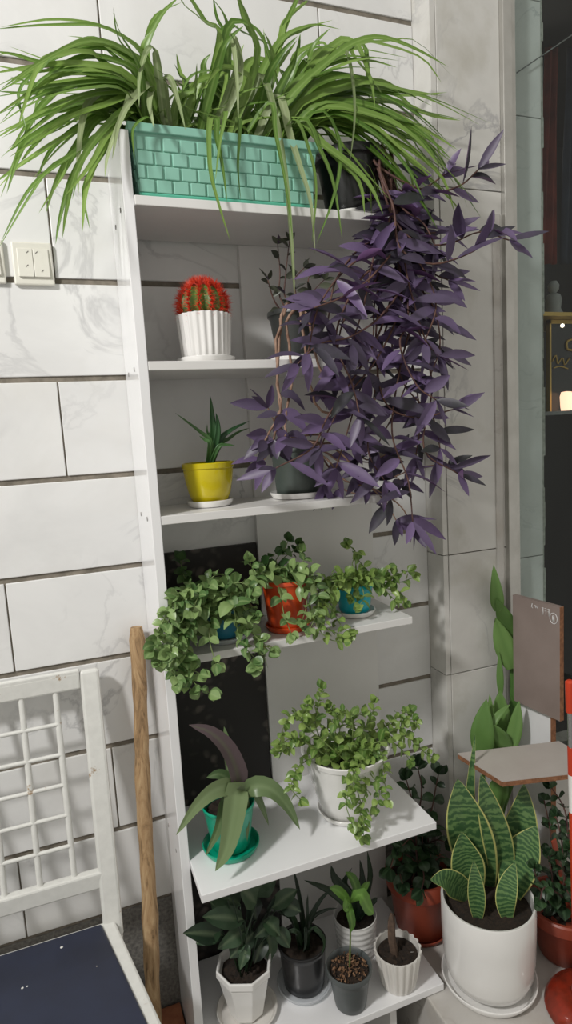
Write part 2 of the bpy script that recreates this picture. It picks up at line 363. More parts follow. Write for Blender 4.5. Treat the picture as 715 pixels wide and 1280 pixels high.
def soil(c, r, parent, mat='soil', name='soil', bmp=.005):
    mb=MB(); soil_disc(mb,c,r,bmp); return mb.build(name,MT[mat],parent)
def P3(px, y0, y1, pw=.6):
    n=len(px)-1; return [W(a,b,Y=y0+(y1-y0)*(i/n)**pw) for i,(a,b) in enumerate(px)]
def plen(P): return sum((P[i+1]-P[i]).length for i in range(len(P)-1))
def rv(s=1): return V((rng.uniform(-s,s),rng.uniform(-s,s),rng.uniform(-s,s)))

# ------------------------------------------------------------------ setting
# back wall: marble tiles with real joints
zj=[1.35,1.10,.905,.709,.513,.318,.131,-.066,-.259,-.451,-.645,-.838,-1.03]
vj={(0):[.3],(1):[-.25,.55],(2):[.159,.62],(3):[-.3,.70],(4):[.032],(5):[-.21,.31],(6):[.017,.66],(7):[-.32,.50],(8):[-.12,.45],(9):[-.3],(10):[.05,.6],(11):[-.157,.55]}
mb=MB(); XL,XR,G=-1.1,.853,.0055
for i in range(len(zj)-1):
    zt,zb=zj[i]-G,zj[i+1]+G; xs=[XL]+vj[i]+[XR]
    for k in range(len(xs)-1):
        g=.0016; box(mb,xs[k]+(g if k else 0),xs[k+1]-(g if k<len(xs)-2 else 0),0,.02,zb,zt,(rng.random(),rng.random(),rng.random()))
struct(mb.build('wall_back',MT['marble'],smooth=False,bevel=.0015))
mb=MB(); box(mb,XL,XR+.01,.0038,.05,-1.04,1.35); struct(mb.build('trim_1',MT['grout'],smooth=False))
mb=MB(); box(mb,XL,.86,0.001,.05,-1.45,-1.032); struct(mb.build('baseboard_back',MT['granite'],smooth=False))
# projecting pier on the right
mb=MB(); PY=-.07
pj=[1.35,.985,.53,-.317,-.62,-1.218]
for i in range(len(pj)-1):
    box(mb,.868,1.037,PY,.05,pj[i+1]+.0012,pj[i]-.0012,(rng.random(),rng.random(),rng.random()))
struct(mb.build('wall_right',MT['marble_grey'],smooth=False,bevel=.001))
mb=MB()
for i in range(len(pj)-1): box(mb,.8535,.8665,PY+.002,.05,pj[i+1]+.001,pj[i]-.001,(.2,.3,rng.random()))
struct(mb.build('trim_2',MT['marble_grey'],smooth=False))
mb=MB(); box(mb,.866,1.035,PY+.006,.05,-1.218,1.35); struct(mb.build('trim_3',MT['grout'],smooth=False))
# vertical plaster strip beside the window frame
mb=MB(); box(mb,1.008,1.03,PY-.004,PY+.004,-1.218,.48); struct(mb.build('trim_4',MT['ledge'],smooth=False,bevel=.002))
# window: frame, glass
fo=MB(); box(fo,1.037,1.062,PY-.014,PY+.03,-1.218,1.35); box(fo,1.062,1.078,PY-.006,PY+.03,-1.218,1.35)
box(fo,1.078,1.082,PY-.001,PY+.02,-1.218,1.35,mi=1)
box(fo,1.082,2.0,PY-.006,PY+.03,-.93,-.90)
win=struct(fo.build('window_1',[MT['alu'],MT['alu_dark']],smooth=False,bevel=.002))
gb=MB(); box(gb,1.08,2.0,PY+.004,PY+.009,-.90,1.35); struct(gb.build('glass_pane',MT['glass'],win,smooth=False))
mb=MB(); box(mb,1.04,2.0,PY+.0,.05,-1.218,-.93,(.4,.2,.6)); struct(mb.build('wall_sill',MT['ledge'],smooth=False))
# inside the window: tiled jamb, dark shop
mb=MB()
jz=[1.35,.98,.72,-.36,-.93]
for i in range(len(jz)-1): box(mb,1.04,1.183,-.040,.02,jz[i+1]+.001,jz[i]-.001,(rng.random(),rng.random(),rng.random()))
struct(mb.build('wall_jamb',MT['jamb'],smooth=False,bevel=.001))
mb=MB(); z=1.35
while z>-.93:
    dz=rng.uniform(.03,.07); box(mb,1.183,1.190+rng.uniform(-.003,.003),-.039,.02,z-dz,z); z-=dz
struct(mb.build('trim_5',MT['mortar'],smooth=False))
mb=MB(); box(mb,1.04,2.6,1.2,1.25,-1.45,1.35); box(mb,2.55,2.6,-.02,1.2,-1.45,1.35); box(mb,1.04,2.6,-.02,1.2,1.3,1.35); box(mb,1.04,2.6,-.02,1.2,-1.45,-1.4); box(mb,1.0,1.04,.12,1.2,-1.45,1.35)
struct(mb.build('wall_shop',MT['dark_room'],smooth=False))
# ledge and floor
lb=MB(); box(lb,.632,1.9,-.75,-.001,-1.45,-1.218,(.2,.7,.4)); struct(lb.build('trim_6',MT['ledge'],smooth=False,bevel=.004))
mb=MB(); box(mb,-2.5,2.6,-3.2,0,-1.5,-1.45); struct(mb.build('floor',MT['floor'],smooth=False))

# ------------------------------------------------------------------ plant shelf
PF=-.20; TH=.016; BK=-.017
SH=[(.413,-.205,.682,.02),(.138,-.20,.60,0),(-.137,-.20,.655,0),(-.410,-.19,.688,0),(-.815,-.30,.662,0),(-1.20,-.292,.674,0)]
st=thing('plant_shelf','tall white open shelf unit holding potted plants against the marble wall','shelf unit',(.4,-.1,-1.45))
mb=MB(); box(mb,.149,.1665,PF,-.001,-1.45,.518); sd=mb.build('side_panel',MT['laminate'],st,smooth=False,bevel=.0012)
mb=MB(); box(mb,.403,.692,-.0165,-.0005,-1.45,.413-TH); mb.build('back_board',MT['board'],st,smooth=False,bevel=.001)
for (zt,yf,xr,ch) in SH:
    mb=MB(); z0=zt-TH
    if ch:
        pl=[(.167,yf),(xr,yf),(xr-.012,BK),(.167,BK)]
    else: pl=[(.167,yf),(xr,yf),(xr,BK),(.167,BK)]
    hexa(mb,[(a,b,z0) for a,b in pl],[(a,b,zt) for a,b in pl]); mb.build('shelf',MT['board'] if zt>-.7 else MT['laminate'],st,smooth=False,bevel=.0012)
mb=MB(); box(mb,.552,.568,-.27,-.02,-1.45,-1.2165); mb.build('support',MT['board'],st,smooth=False,bevel=.001)
for zt in (.405,.13,-.145,-.82):
    for yy in (-.15,-.06):
        mb=MB(); lathe(mb,(0,0,0),[(.0022,0),(.0022,.0012)],10,cap0=True,cap1=True)
        mb.v=[(.149-z, yy+x, zt+y*2.0) for x,y,z in mb.v]; mb.build('screw',MT['edge_grey'],sd)

# dark floral panel behind the lower bays
mb=MB(); box(mb,.169,.401,-.012,-.001,-1.45,-.24)
tag(mb.build('floral_panel',MT['floral'],smooth=False,bevel=.001),'dark brown panel with faint floral print leaning behind the lower left shelves','panel')

# light switches
def switch(x0,x1,z0,z1,label,wide):
    s=thing('light_switch',label,'light switch',((x0+x1)/2,-.0,z0),'light switches on the marble wall')
    mb=MB(); box(mb,x0,x1,-.009,0,z0,z1); mb.build('switch_plate',MT['switch'],s,smooth=False,bevel=.003)
    w=(x1-x0); h=z1-z0; a=x0+w*.13; b=x1-w*.1; c=z0+h*.18; d=z1-h*.16; md=(a+b)/2
    for (p,q) in ((a,md-.0005),(md+.0005,b)):
        mb=MB(); hexa(mb,[(p,-.014,c),(q,-.014,c),(q,-.009,c),(p,-.009,c)],[(p,-.011,d),(q,-.011,d),(q,-.009,d),(p,-.009,d)])
        rk=mb.build('rocker',MT['switch'],s,smooth=False,bevel=.0008)
        if wide:
            for _ in range(2):
                mk=MB()
                u=rng.uniform(p+.006,q-.006); v_=rng.uniform(c+.006,d-.006); yy=-.014+.003*(v_-c)/(d-c)
                bar(mk,(u-.002,yy-.0002,v_-.002),(u+.002,yy-.0002,v_+.002),.0012,.0006,V((0,0,1)))
                mk.build('smudge',MT['mark'],rk,smooth=False)
switch(-.041,.031,.307,.386,'double white rocker light switch fully in view left of the shelf unit',True)
switch(-.127,-.055,.309,.388,'white light switch cut off by the left edge of the photo',False)

# ------------------------------------------------------------------ top shelf: green planter + spider plant
T1=SH[0][0]+.0005
pt=thing('potted_spider_plant','arching striped green spider plant in a green basket weave planter on the top shelf','potted plant',(.345,-.12,T1))
mb=MB(); x0,x1,y0,y1=.178,.506,-.188,-.062; H=.118; fl=.012
def ring(z,o): return [(x0-o,y0-o,z),(x1+o,y0-o,z),(x1+o,y1+o,z),(x0-o,y1+o,z)]
def rings(mb,rs):
    vs=[v for r in rs for v in r]; fs=[]
    for j in range(len(rs)-1):
        for i in range(4): k=(i+1)%4; fs.append((j*4+i,j*4+k,j*4+4+k,j*4+4+i))
    fs.append((3,2,1,0)); mb.add(vs,fs)
X0=x0+.0095
lim=lambda o:o
rings(mb,[ring(T1+.004,-.006),ring(T1+H-.014,fl-.006),ring(T1+H-.014,fl),ring(T1+H,fl+.001),ring(T1+H,fl-.003),ring(T1+H-.02,fl-.010),ring(T1+H-.024,fl-.012)])
# basket weave relief blocks on the three visible sides
rows=4; zh=(H-.030)/rows
for r_ in range(rows):
    zb=T1+.012+r_*zh; zt=zb+zh-.0015; ob=-.006+fl*(zb-T1)/H; ot=-.006+fl*(zt-T1)/H
    nb=11; bw=(x1-x0)/nb; off=(r_%2)*bw/2
    for k in range(-1,nb+1):
        a=max(x0+.001,x0+off+k*bw+.0018); b=min(x1-.001,x0+off+(k+1)*bw-.0018)
        if b-a<.006: continue
        e=.0035
        hexa(mb,[(a,y0-ob-e,zb),(b,y0-ob-e,zb),(b,y0-ob+.003,zb),(a,y0-ob+.003,zb)],[(a,y0-ot-e,zt),(b,y0-ot-e,zt),(b,y0-ot+.003,zt),(a,y0-ot+.003,zt)])
    for sx in (-1,1):
        for k in range(4):
            a=y0+(k+(.5 if r_%2 else 0))*.0315+.004; b=min(y1,a+.025)
            xb=(x1+ob if sx>0 else x0-ob); xt=(x1+ot if sx>0 else x0-ot); e=.0035*sx
            pts=lambda xx,z:[(min(xx-.002*sx,xx+e),a,z),(max(xx-.002*sx,xx+e),a,z),(max(xx-.002*sx,xx+e),b,z),(min(xx-.002*sx,xx+e),b,z)]
            hexa(mb,pts(xb,zb),pts(xt,zt))
mb.build('planter_box',MT['planter'],pt,smooth=False,bevel=.0014)
mb=MB(); rings(mb,[ring(T1,-.004),ring(T1+.009,0),ring(T1+.011,-.001),ring(T1+.011,-.004)]); mb.build('tray',MT['tray'],pt,smooth=False,bevel=.001)
mb=MB(); nx,ny=30,10
vs=[V((x0+.004+(x1-x0-.008)*i/nx, y0+.004+(y1-y0-.008)*j/ny, T1+H-.022+rng.uniform(-.003,.003))) for j in range(ny+1) for i in range(nx+1)]
mb.add(vs,[(j*(nx+1)+i,j*(nx+1)+i+1,(j+1)*(nx+1)+i+1,(j+1)*(nx+1)+i) for j in range(ny) for i in range(nx)]); mb.build('soil',MT['soil'],pt)

Lf=MB(); crowns=[.215,.255,.30,.345,.39,.43,.475]
def crown(i): return V((crowns[i]+rng.uniform(-.015,.015),rng.uniform(-.145,-.09),T1+H-.022))
def spider(px, cr, yt, hw=6.5, pale=0, pw=.55, jit=0):
    px=[(a+rng.uniform(-jit,jit)*(i/len(px)),b+rng.uniform(-jit,jit)*(i/len(px))) for i,(a,b) in enumerate(px)]
    n=len(px); base=crown(cr)
    P=[base]+[W(a,b,Y=base.y+(yt-base.y)*((i+1)/n)**pw) for i,(a,b) in enumerate(px)]
    Nv=V((rng.uniform(-.35,.35),-1,rng.uniform(.25,.9)))
    leaf(Lf,P,hw*pxm(P[-1])*rng.uniform(.85,1.1),Nv,'blade',16,3,.35,mi=1 if pale else 0,roll=rng.uniform(-.5,.5))
LFT=[ # waypoints from the crown outwards
 ([(188,87),(141,40),(74,25),(0,34)],0),([(190,100),(150,60),(105,52),(50,78),(0,112)],0),([(185,95),(140,57),(84,62),(40,92),(-12,120)],0),
 ([(168,111),(111,92),(67,96),(34,118),(-8,146)],0),([(160,120),(100,121),(50,141),(-10,176)],0),([(185,125),(134,118),(87,131),(44,161),(0,198)],0),
 ([(161,111),(84,107),(40,114),(-10,122)],0),([(170,105),(90,88),(50,79),(20,69),(-8,64)],0),([(165,100),(100,80),(40,84),(-10,92)],0),
 ([(170,112),(120,100),(57,105),(10,105)],0),([(190,110),(144,67),(110,50),(84,45)],0),([(130,78),(70,70),(48,84),(33,124),(22,161)],0),
 ([(150,105),(87,107),(57,127),(37,157),(20,200)],0),([(165,145),(121,172),(90,194),(55,219),(30,247),(0,305)],0),([(120,138),(65,160),(35,176),(22,200),(8,243)],0),
 ([(150,142),(90,166),(30,203),(-5,238)],0),([(130,148),(93,186),(70,228),(57,268)],0),([(165,138),(126,166),(96,212),(83,262),(78,298)],0),
 ([(155,148),(126,191),(108,237),(103,290)],0),([(150,135),(100,140),(55,160),(10,190)],0),([(160,130),(110,128),(60,142),(5,166)],0),
 ([(175,130),(120,150),(75,185),(40,225)],0),([(170,125),(130,132),(80,150),(30,185)],0),([(160,118),(105,112),(45,128),(-5,158)],0),
 ([(184,90),(184,55),(201,20),(224,-4)],1),([(176,95),(151,45),(141,15)],0),([(175,100),(140,75),(100,72),(60,95),(30,130)],0),
 ([(170,140),(135,165),(105,200),(90,250)],0),([(165,120),(120,108),(70,112),(15,135)],0),([(178,120),(150,95),(110,88),(70,98),(25,125)],0)]
for px,c in LFT:
    spider(px,c,rng.uniform(-.30,-.17),7.2)
for px,c in LFT:
    spider(px,rng.choice((0,0,1)),rng.uniform(-.26,-.10),6.2,jit=16)
    if rng.random()<.5: spider(px[:-1],rng.choice((0,1)),rng.uniform(-.22,-.10),6.5,jit=20)
for px,c in ([(170,118),(155,142),(136,190),(131,222)],0),([(150,112),(116,123),(103,151),(98,196),(98,246)],0),([(200,110),(192,62),(182,68),(174,100),(174,135)],1),([(205,112),(212,98),(222,125),(232,163)],1),([(190,120),(187,131),(193,161)],0),([(190,112),(172,118),(150,150),(140,200)],0):
    spider(px,c,-.235,7.5,pale=1)
CEN=[([(275,56),(256,28),(236,-4),(226,-18)],2),([(279,110),(285,50),(280,20),(262,-6)],2),([(320,80),(310,28),(297,-2),(292,-14)],3),
 ([(345,65),(355,35),(371,0),(378,-14)],3),([(340,67),(377,39),(416,25)],3),([(375,90),(385,75),(393,56),(413,35)],4),
 ([(278,100),(278,60),(290,28),(315,34),(329,50),(340,84),(358,145)],2),([(270,90),(282,55),(305,32)],2),([(330,110),(350,70),(372,45)],4),
 ([(250,110),(255,80),(262,70)],1),([(232,115),(224,95),(218,80)],1),([(300,110),(312,78),(340,78),(356,100),(370,118)],3),([(262,105),(268,90),(240,95),(225,120)],2),
 ([(350,110),(366,80),(372,55)],4),([(310,110),(300,90),(275,85),(255,110)],3),([(242,120),(258,102),(275,105),(285,125)],1),([(220,130),(235,110),(262,90)],1),
 ([(360,105),(375,75),(395,60),(420,60)],4),([(290,118),(296,80),(305,55)],2),([(335,115),(345,88),(338,60),(330,40)],4)]
for px,c in CEN: spider(px,c,rng.uniform(-.24,-.12),6.8)
for px,c in CEN:
    spider(px,c,rng.uniform(-.2,-.06),6,jit=26)
for px,c in ([(295,90),(291,50),(286,44)],2),([(299,100),(290,42),(296,95),(298,150)],2),([(320,105),(328,98),(340,130),(352,190),(360,250),(366,330),(368,372)],3),([(345,120),(362,170),(375,210),(388,253),(394,318)],4):
    spider(px,c,-.235,6.5,pale=1)
FRT=[([(262,150),(261,165),(263,215),(275,261),(288,302)],2),([(281,140),(275,178),(269,227)],2),([(268,150),(271,174),(278,208),(284,253)],2),([(297,150),(299,165),(297,208),(301,253)],3),
 ([(335,130),(345,170),(358,235),(366,300)],3),([(365,150),(385,185),(395,235),(390,305)],5),([(395,140),(422,170),(424,215),(412,262),(395,306)],5),([(375,150),(400,188),(417,231),(428,300)],5),([(190,150),(167,160),(168,200)],0)]
for px,c in FRT: spider(px,c,-.232,4.6,pw=.25)
RGT=[([(360,125),(410,77),(444,53),(477,47),(517,60),(561,84)],4),([(365,110),(420,75),(457,72),(500,76)],4),([(380,110),(400,94),(433,85),(472,85)],4),
 ([(370,135),(433,110),(467,105),(511,116),(551,131),(601,157)],5),([(390,138),(447,131),(484,129),(534,141),(580,150)],5),([(390,118),(467,102),(500,112),(553,120)],5),
 ([(400,124),(440,112),(480,121),(507,134),(538,154)],5),([(370,110),(420,55),(440,53),(450,63),(464,104),(469,136)],4),
 ([(380,145),(444,144),(491,161),(528,184),(561,215),(596,255)],6),([(385,155),(450,160),(501,191),(544,231),(578,265)],6),([(390,138),(467,144),(517,171),(554,213)],6),
 ([(395,152),(444,164),(484,195),(507,228),(524,258)],6),([(385,155),(435,168),(490,215),(515,245),(533,272)],6),([(375,155),(400,178),(440,208),(464,235),(479,268)],6),
 ([(380,162),(413,191),(444,228),(469,262)],6),([(385,140),(430,128),(480,145),(520,165),(560,190)],5),([(400,135),(450,125),(500,150),(540,185),(570,235)],6),
 ([(400,150),(460,150),(510,180),(545,215)],6),([(395,130),(440,118),(490,125),(530,150),(562,180)],5),([(400,150),(450,175),(490,220),(500,255)],6),([(375,125),(410,100),(450,98),(500,115)],5),
 ([(405,145),(460,162),(505,205),(530,250)],6),([(395,158),(430,185),(460,220),(488,250)],6),([(410,135),(470,135),(525,165),(565,200)],6)]
for px,c in RGT: spider(px,c,rng.uniform(-.30,-.18),7)
for px,c in RGT:
    spider(px,c,rng.uniform(-.26,-.10),6.2,jit=20)
    if rng.random()<.55: spider(px,c,rng.uniform(-.24,-.12),6.2,jit=26)
spider([(385,115),(415,70),(430,60),(440,97),(443,148),(437,205)],5,-.24,7,pale=1)
for k in range(110):    # inner filling leaves
    c=rng.randrange(7); b=crown(c); d=V((rng.uniform(-.09,.09),rng.uniform(-.05,.04),rng.uniform(.06,.15)))
    leaf(Lf,[b,b+d*.6+V((0,0,.01)),b+d+V((d.x*.9,d.y*.8,-.02))],.0065,V((rng.uniform(-.5,.5),-1,.5)),'blade',10,3,.35)
Lf.build('foliage',[MT['spider'],MT['spider_pale']],pt,angle=0)

# ------------------------------------------------------------------ trailing plant helper
def trail(S, L, P, spacing, ll, lw, kind, r0=.0022, skip=0, prof='lance', mi=0, dens=1, droop=.25, n=None):
    P=spline(P, n or max(8,int(plen(P)/.012)))
    tube(S,P,[r0*(1-.5*i/(len(P)-1)) for i in range(len(P))],6)
    d=0; nxt=skip; side=rng.choice((-1,1)); ang=rng.random()*PI
    tot=plen(P)
    for i in range(1,len(P)):
        seg=(P[i]-P[i-1]).length; d+=seg
        if d<nxt: continue
        nxt+=spacing*rng.uniform(.8,1.25)
        T=(P[i]-P[i-1]).normalized(); A,B=frame_of(T)
        f=min(1,.55+.6*(1-d/max(tot,1e-6))) if kind=='pair' else 1
        if kind=='alt':
            if rng.random()>dens: continue
            side=-side
            hz_=V((side,rng.uniform(-.6,.3),rng.uniform(-.25,.55))).normalized()
            o=(hz_-T*hz_.dot(T)*.6).normalized()
            dr=(T*rng.uniform(.1,.65)+o*.9).normalized(); l=ll*rng.uniform(.65,1.15); w=lw*rng.uniform(.8,1.15)
            e1=P[i]+dr*l*.5; e2=P[i]+dr*l+V((0,0,-droop*l*rng.uniform(-.2,1)))
            leaf(L,[P[i],e1,e2],w,(rv(.7)+V((0,-.8,.5))).normalized(),prof,7,3,rng.uniform(.25,.75),mi=mi)
        else:
            ang+=PI/2+rng.uniform(-.3,.3)
            for s in (-1,1):
                o=(A*math.cos(ang)+B*math.sin(ang))*s
                dr=(o+T*rng.uniform(.2,.7)+V((0,-.25,.1))).normalized(); l=ll*f*rng.uniform(.7,1.2); w=lw*f*rng.uniform(.8,1.2)
                leaf(L,[P[i],P[i]+dr*l*.5+V((0,0,.1*l)),P[i]+dr*l+V((0,0,-droop*l*rng.uniform(-.1,1)))],w,(V((0,-.55,.8))+rv(.6)).normalized(),prof,6,3,rng.uniform(.05,.4),mi=mi)
    # tip
    T=(P[-1]-P[-2]).normalized(); A,B=frame_of(T)
    for k in range(3 if kind=='alt' else 4):
        a=k*2.2+rng.random(); l=ll*(.95 if kind=='alt' else .7)*rng.uniform(.6,1); dr=(T*.9+(A*math.cos(a)+B*math.sin(a))*.55).normalized()
        leaf(L,[P[-1],P[-1]+dr*l*.5,P[-1]+dr*l],lw*.8,(V((0,-.7,.5))+rv(.5)).normalized(),prof,6,3,.3,mi=mi)

# ------------------------------------------------------------------ purple heart in black pot (top shelf)
c=V((.612,-.128,T1+.012))
saucer((c.x,c.y,T1),.066,.011,MT['ceramic'],'white round saucer under the black pot on the top shelf')
pp=thing('potted_purple_heart','large trailing purple heart plant spilling from the black pot at top right','potted plant',c)
pot_mesh(c,.048,.066,.118,lip=.004,liph=.016).build('pot',MT['black'],pp)
soil(c+V((0,0,.102)),.057,pp)
S=MB(); L=MB()
ST=[([(470,205),(500,225),(540,240),(575,232),(598,212)],-.25),([(475,215),(490,270),(520,302),(560,305),(600,290),(636,300)],-.27),([(475,215),(492,260),(500,310),(540,330),(590,315),(606,298)],-.29),
 ([(472,210),(500,238),(530,235),(556,218)],-.22),([(478,220),(500,290),(510,350),(530,420),(548,445)],-.26),([(490,280),(480,350),(470,420),(480,500),(520,522),(566,512)],-.25),
 ([(485,250),(505,330),(520,400),(540,480),(530,560),(572,592)],-.24),([(495,290),(470,340),(430,370),(392,385)],-.29),([(500,300),(450,350),(420,420),(440,480),(450,520)],-.28),
 ([(500,320),(515,390),(500,460),(490,540),(510,600),(516,652)],-.26),([(500,310),(480,400),(450,460),(410,520),(390,560),(345,585)],-.27),([(505,330),(540,380),(550,430),(538,470)],-.24),
 ([(495,300),(440,330),(400,380),(385,440)],-.28),([(490,260),(470,310),(455,380),(440,430)],-.26),([(500,300),(540,340),(560,350)],-.22),([(495,290),(500,380),(470,450),(430,500),(400,560)],-.25),
 ([(500,330),(480,420),(470,480),(460,560),(480,600)],-.23),([(500,290),(515,350),(490,420),(505,480),(540,520),(550,560)],-.22),([(488,270),(470,350),(430,400),(420,460)],-.23),
 ([(505,320),(530,370),(520,440),(500,500),(470,560)],-.2),([(495,300),(525,330),(545,380),(530,430)],-.26),([(490,270),(520,290),(555,290)],-.2),([(500,310),(470,370),(465,430),(440,520),(420,585)],-.22),
 ([(480,230),(505,262),(530,280),(545,310)],-.24),([(500,340),(480,390),(440,420),(400,430),(372,455)],-.29),([(505,360),(515,450),(525,520),(520,570)],-.21),([(490,280),(450,310),(420,350),(410,400)],-.24),([(510,380),(500,430),(520,480),(545,500)],-.28)]
for k,(px,yt) in enumerate(ST):
    base=V((c.x+rng.uniform(-.01,.045),c.y+rng.uniform(-.03,.03),c.z+.105))
    n=len(px); P=[base,base+V((.03,-.02,.018))]+[W(a,b,Y=base.y+(yt-base.y)*min(1,((i+1)/n)**.4)) for i,(a,b) in enumerate(px)]
    trail(S,L,P,.027,.086,.0112,'alt',.0028,skip=.16,dens=.76,droop=.12)
S.build('stems',MT['purple_stem'],pp,angle=0); L.build('foliage',MT['purple'],pp,angle=0)

# ------------------------------------------------------------------ second shelf: cactus, grey pot
T2=SH[1][0]+.0005
c=V((.289,-.13,T2)); flm=fluted(26,.022,.5)
saucer(c,.056,.011,MT['ceramic'],'white round saucer under the red spined cactus pot',fluted(40,.008))
c=c+V((0,0,.005))
t=thing('potted_cactus','round cactus with bright red spines in a white fluted pot on the second shelf','potted plant',c)
def flpot(c,rb,rr,h,n,a):
    mb=MB(); f=fluted(n,a,.6)
    pr=[(rb*.95,0),(rb,.004),(rb+(rr-rb)*.3,h*.3),(rb+(rr-rb)*.65,h*.65),(rr,h*.985),(rr,h),(rr*.93,h),(rr*.9,h*.8),(.001,h*.78)]
    lathe(mb,c,pr,n*8,lambda t,j:f(t,j) if 1<=j<=5 else 1,cap0=True); return mb
flpot(c,.045,.0515,.086,24,.028).build('pot',MT['ceramic'],t)
soil(c+V((0,0,.075)),.046,t)
mb=MB(); cc=c+V((0,0,.103)); pr=[]
R=.041
for j in range(15):
    a=-PI/2+PI*j/14; pr.append((max(.001,R*math.cos(a)),R*.98*math.sin(a)))
rib=lambda t,j:1+.10*math.cos(13*t)
lathe(mb,cc,pr,104,rib); body=mb.build('cactus_body',MT['cactus'],t)
mb=MB()
for k in range(13):
    th=2*PI*k/13
    for j in range(1,14):
        a=-PI/2*.55+ (PI/2*1.5)*j/14; 
        if a>PI/2-.03: continue
        o=V((math.cos(th)*math.cos(a),math.sin(th)*math.cos(a),math.sin(a))); p=cc+o*R*1.08
        for q in range(22):
            d=(o+rv(1.1)).normalized(); l=rng.uniform(.008,.018); A,B=frame_of(d); w=.0007
            mb.add([p+A*w,p-A*.5*w+B*.87*w,p-A*.5*w-B*.87*w,p+d*l],[(0,1,3),(1,2,3),(2,0,3)])
mb.build('spines',MT['spine'],body,smooth=False)
c=V((.487,-.115,T2))
saucer(c,.060,.012,MT['ceramic'],'white saucer under the smoky grey pot on the second shelf')
c=c+V((0,0,.006))
t=thing('potted_wandering_plant','smoky grey plastic pot on the second shelf with sprigs and bare brown hanging stems','potted plant',c)
pot_mesh(c,.044,.058,.096,lip=.003,liph=.010).build('pot',MT['grey'],t); soil(c+V((0,0,.082)),.048,t)
S=MB(); L=MB(); S2=MB()
for px,yt in ([(350,372),(350,340),(347,305)],-.13),([(358,375),(357,345),(362,300)],-.14),([(345,380),(338,362),(335,350)],-.14),([(372,375),(368,350),(380,335)],-.15),([(388,378),(385,350),(392,342)],-.12),([(380,378),(395,360),(405,350)],-.14):
    b=V((c.x+rng.uniform(-.03,.03),c.y+rng.uniform(-.03,.0),c.z+.082)); P=[b]+[W(a,q,Y=b.y+(yt-b.y)*(i+1)/len(px)) for i,(a,q) in enumerate(px)]
    s1=MB(); l1=MB(); trail(s1,l1,P,.022,.030,.0062,'alt',.0018,skip=.03,dens=.85,droop=.1)
    sg_=s1.build('sprig',MT['purple_stem'],t,angle=0); l1.build('sprig_leaves',MT['olive_leaf'],sg_,angle=0)
for px in ([(356,392),(348,420),(347,470),(350,500),(342,550)],[(362,395),(360,430),(364,480),(355,525),(358,545)],[(375,392),(382,440),(386,480),(400,512),(440,515),(470,498)],[(385,395),(392,430),(402,470),(396,490)],[(352,395),(346,440),(350,490),(348,520),(332,552)]):
    b=V((c.x+rng.uniform(-.03,.02),c.y-.02,c.z+.084)); P=[b,b+V((-.005,-.025,.018))]+[W(a,q,Y=-.222) for (a,q) in px]
    P=spline(P,18); P=[p+rv(.0035) for p in P]
    tube(S2,P,[.0032*(1-.3*i/18) for i in range(19)],6)
    trail(S2,L,P[-7:],.03,.060,.0125,'alt',.002,skip=.03,dens=.8,droop=.6)
for _ in range(14):
    a=rng.random()*6.28; b=c+V((.03*math.cos(a),.03*math.sin(a)-.01,.09)); e=b+V((rng.uniform(-.035,.035),rng.uniform(-.05,.0),rng.uniform(-.005,.02)))
    tube(S2,spline([b,(b+e)/2+V((0,0,.02)),e],8),.0022,5)
S2.build('bare_stems',MT['brown_stem'],t,angle=0); L.build('foliage',MT['purple'],t,angle=0)

# ------------------------------------------------------------------ third shelf: yellow pot, slate pot
T3=SH[2][0]+.0005
c=V((.282,-.105,T3))
saucer(c,.046,.012,MT['ceramic'],'small white saucer under the yellow glazed pot')
c=c+V((0,0,.006))
t=thing('potted_aloe','yellow glazed pot with a small upright aloe on the third shelf','potted plant',c)
mb=MB(); lathe(mb,c,[(.030,0),(.035,.003),(.042,.02),(.0475,.045),(.050,.066),(.0495,.069),(.052,.071),(.0525,.08),(.051,.0815),(.049,.0805),(.046,.062),(.001,.06)],56,cap0=True); mb.build('pot',MT['yellow'],t); soil(c+V((0,0,.066)),.046,t)
L=MB()
b=c+V((-.002,0,.064))
for px,hw,yy in ([(266,545),(265,522),(263,495)],7,-.115),([(271,548),(272,530),(270,516)],5.5,-.12),([(263,553),(250,540),(219,516)],4.5,-.12),([(274,552),(288,538),(312,526)],5,-.11),([(262,556),(256,550),(249,545)],4,-.13),([(275,556),(285,549),(298,540),(312,535)],3.5,-.10),([(272,560),(282,556),(294,557)],3.6,-.13),([(262,548),(259,540),(259,530)],2.5,-.11):
    P=[b+rv(.004)]+[W(a,q,Y=yy) for a,q in px]
    leaf(L,P,hw*pxm(b),V((.1,-1,.3)),'blade',10,5,.4,thick=.004)
L.build('leaves',MT['aloe'],t,angle=0)
c=V((.476,-.10,T3))
saucer(c,.062,.012,MT['ceramic'],'white ridged saucer under the slate green pot on the third shelf',fluted(44,.01))
c=c+V((0,0,.006))
t=thing('potted_purple_heart','slate green pot on the third shelf with purple stems lying along the shelf','potted plant',c)
pot_mesh(c,.047,.055,.098,lip=.0025,liph=.008).build('pot',MT['slate'],t); soil(c+V((0,0,.084)),.048,t)
S=MB(); L=MB()
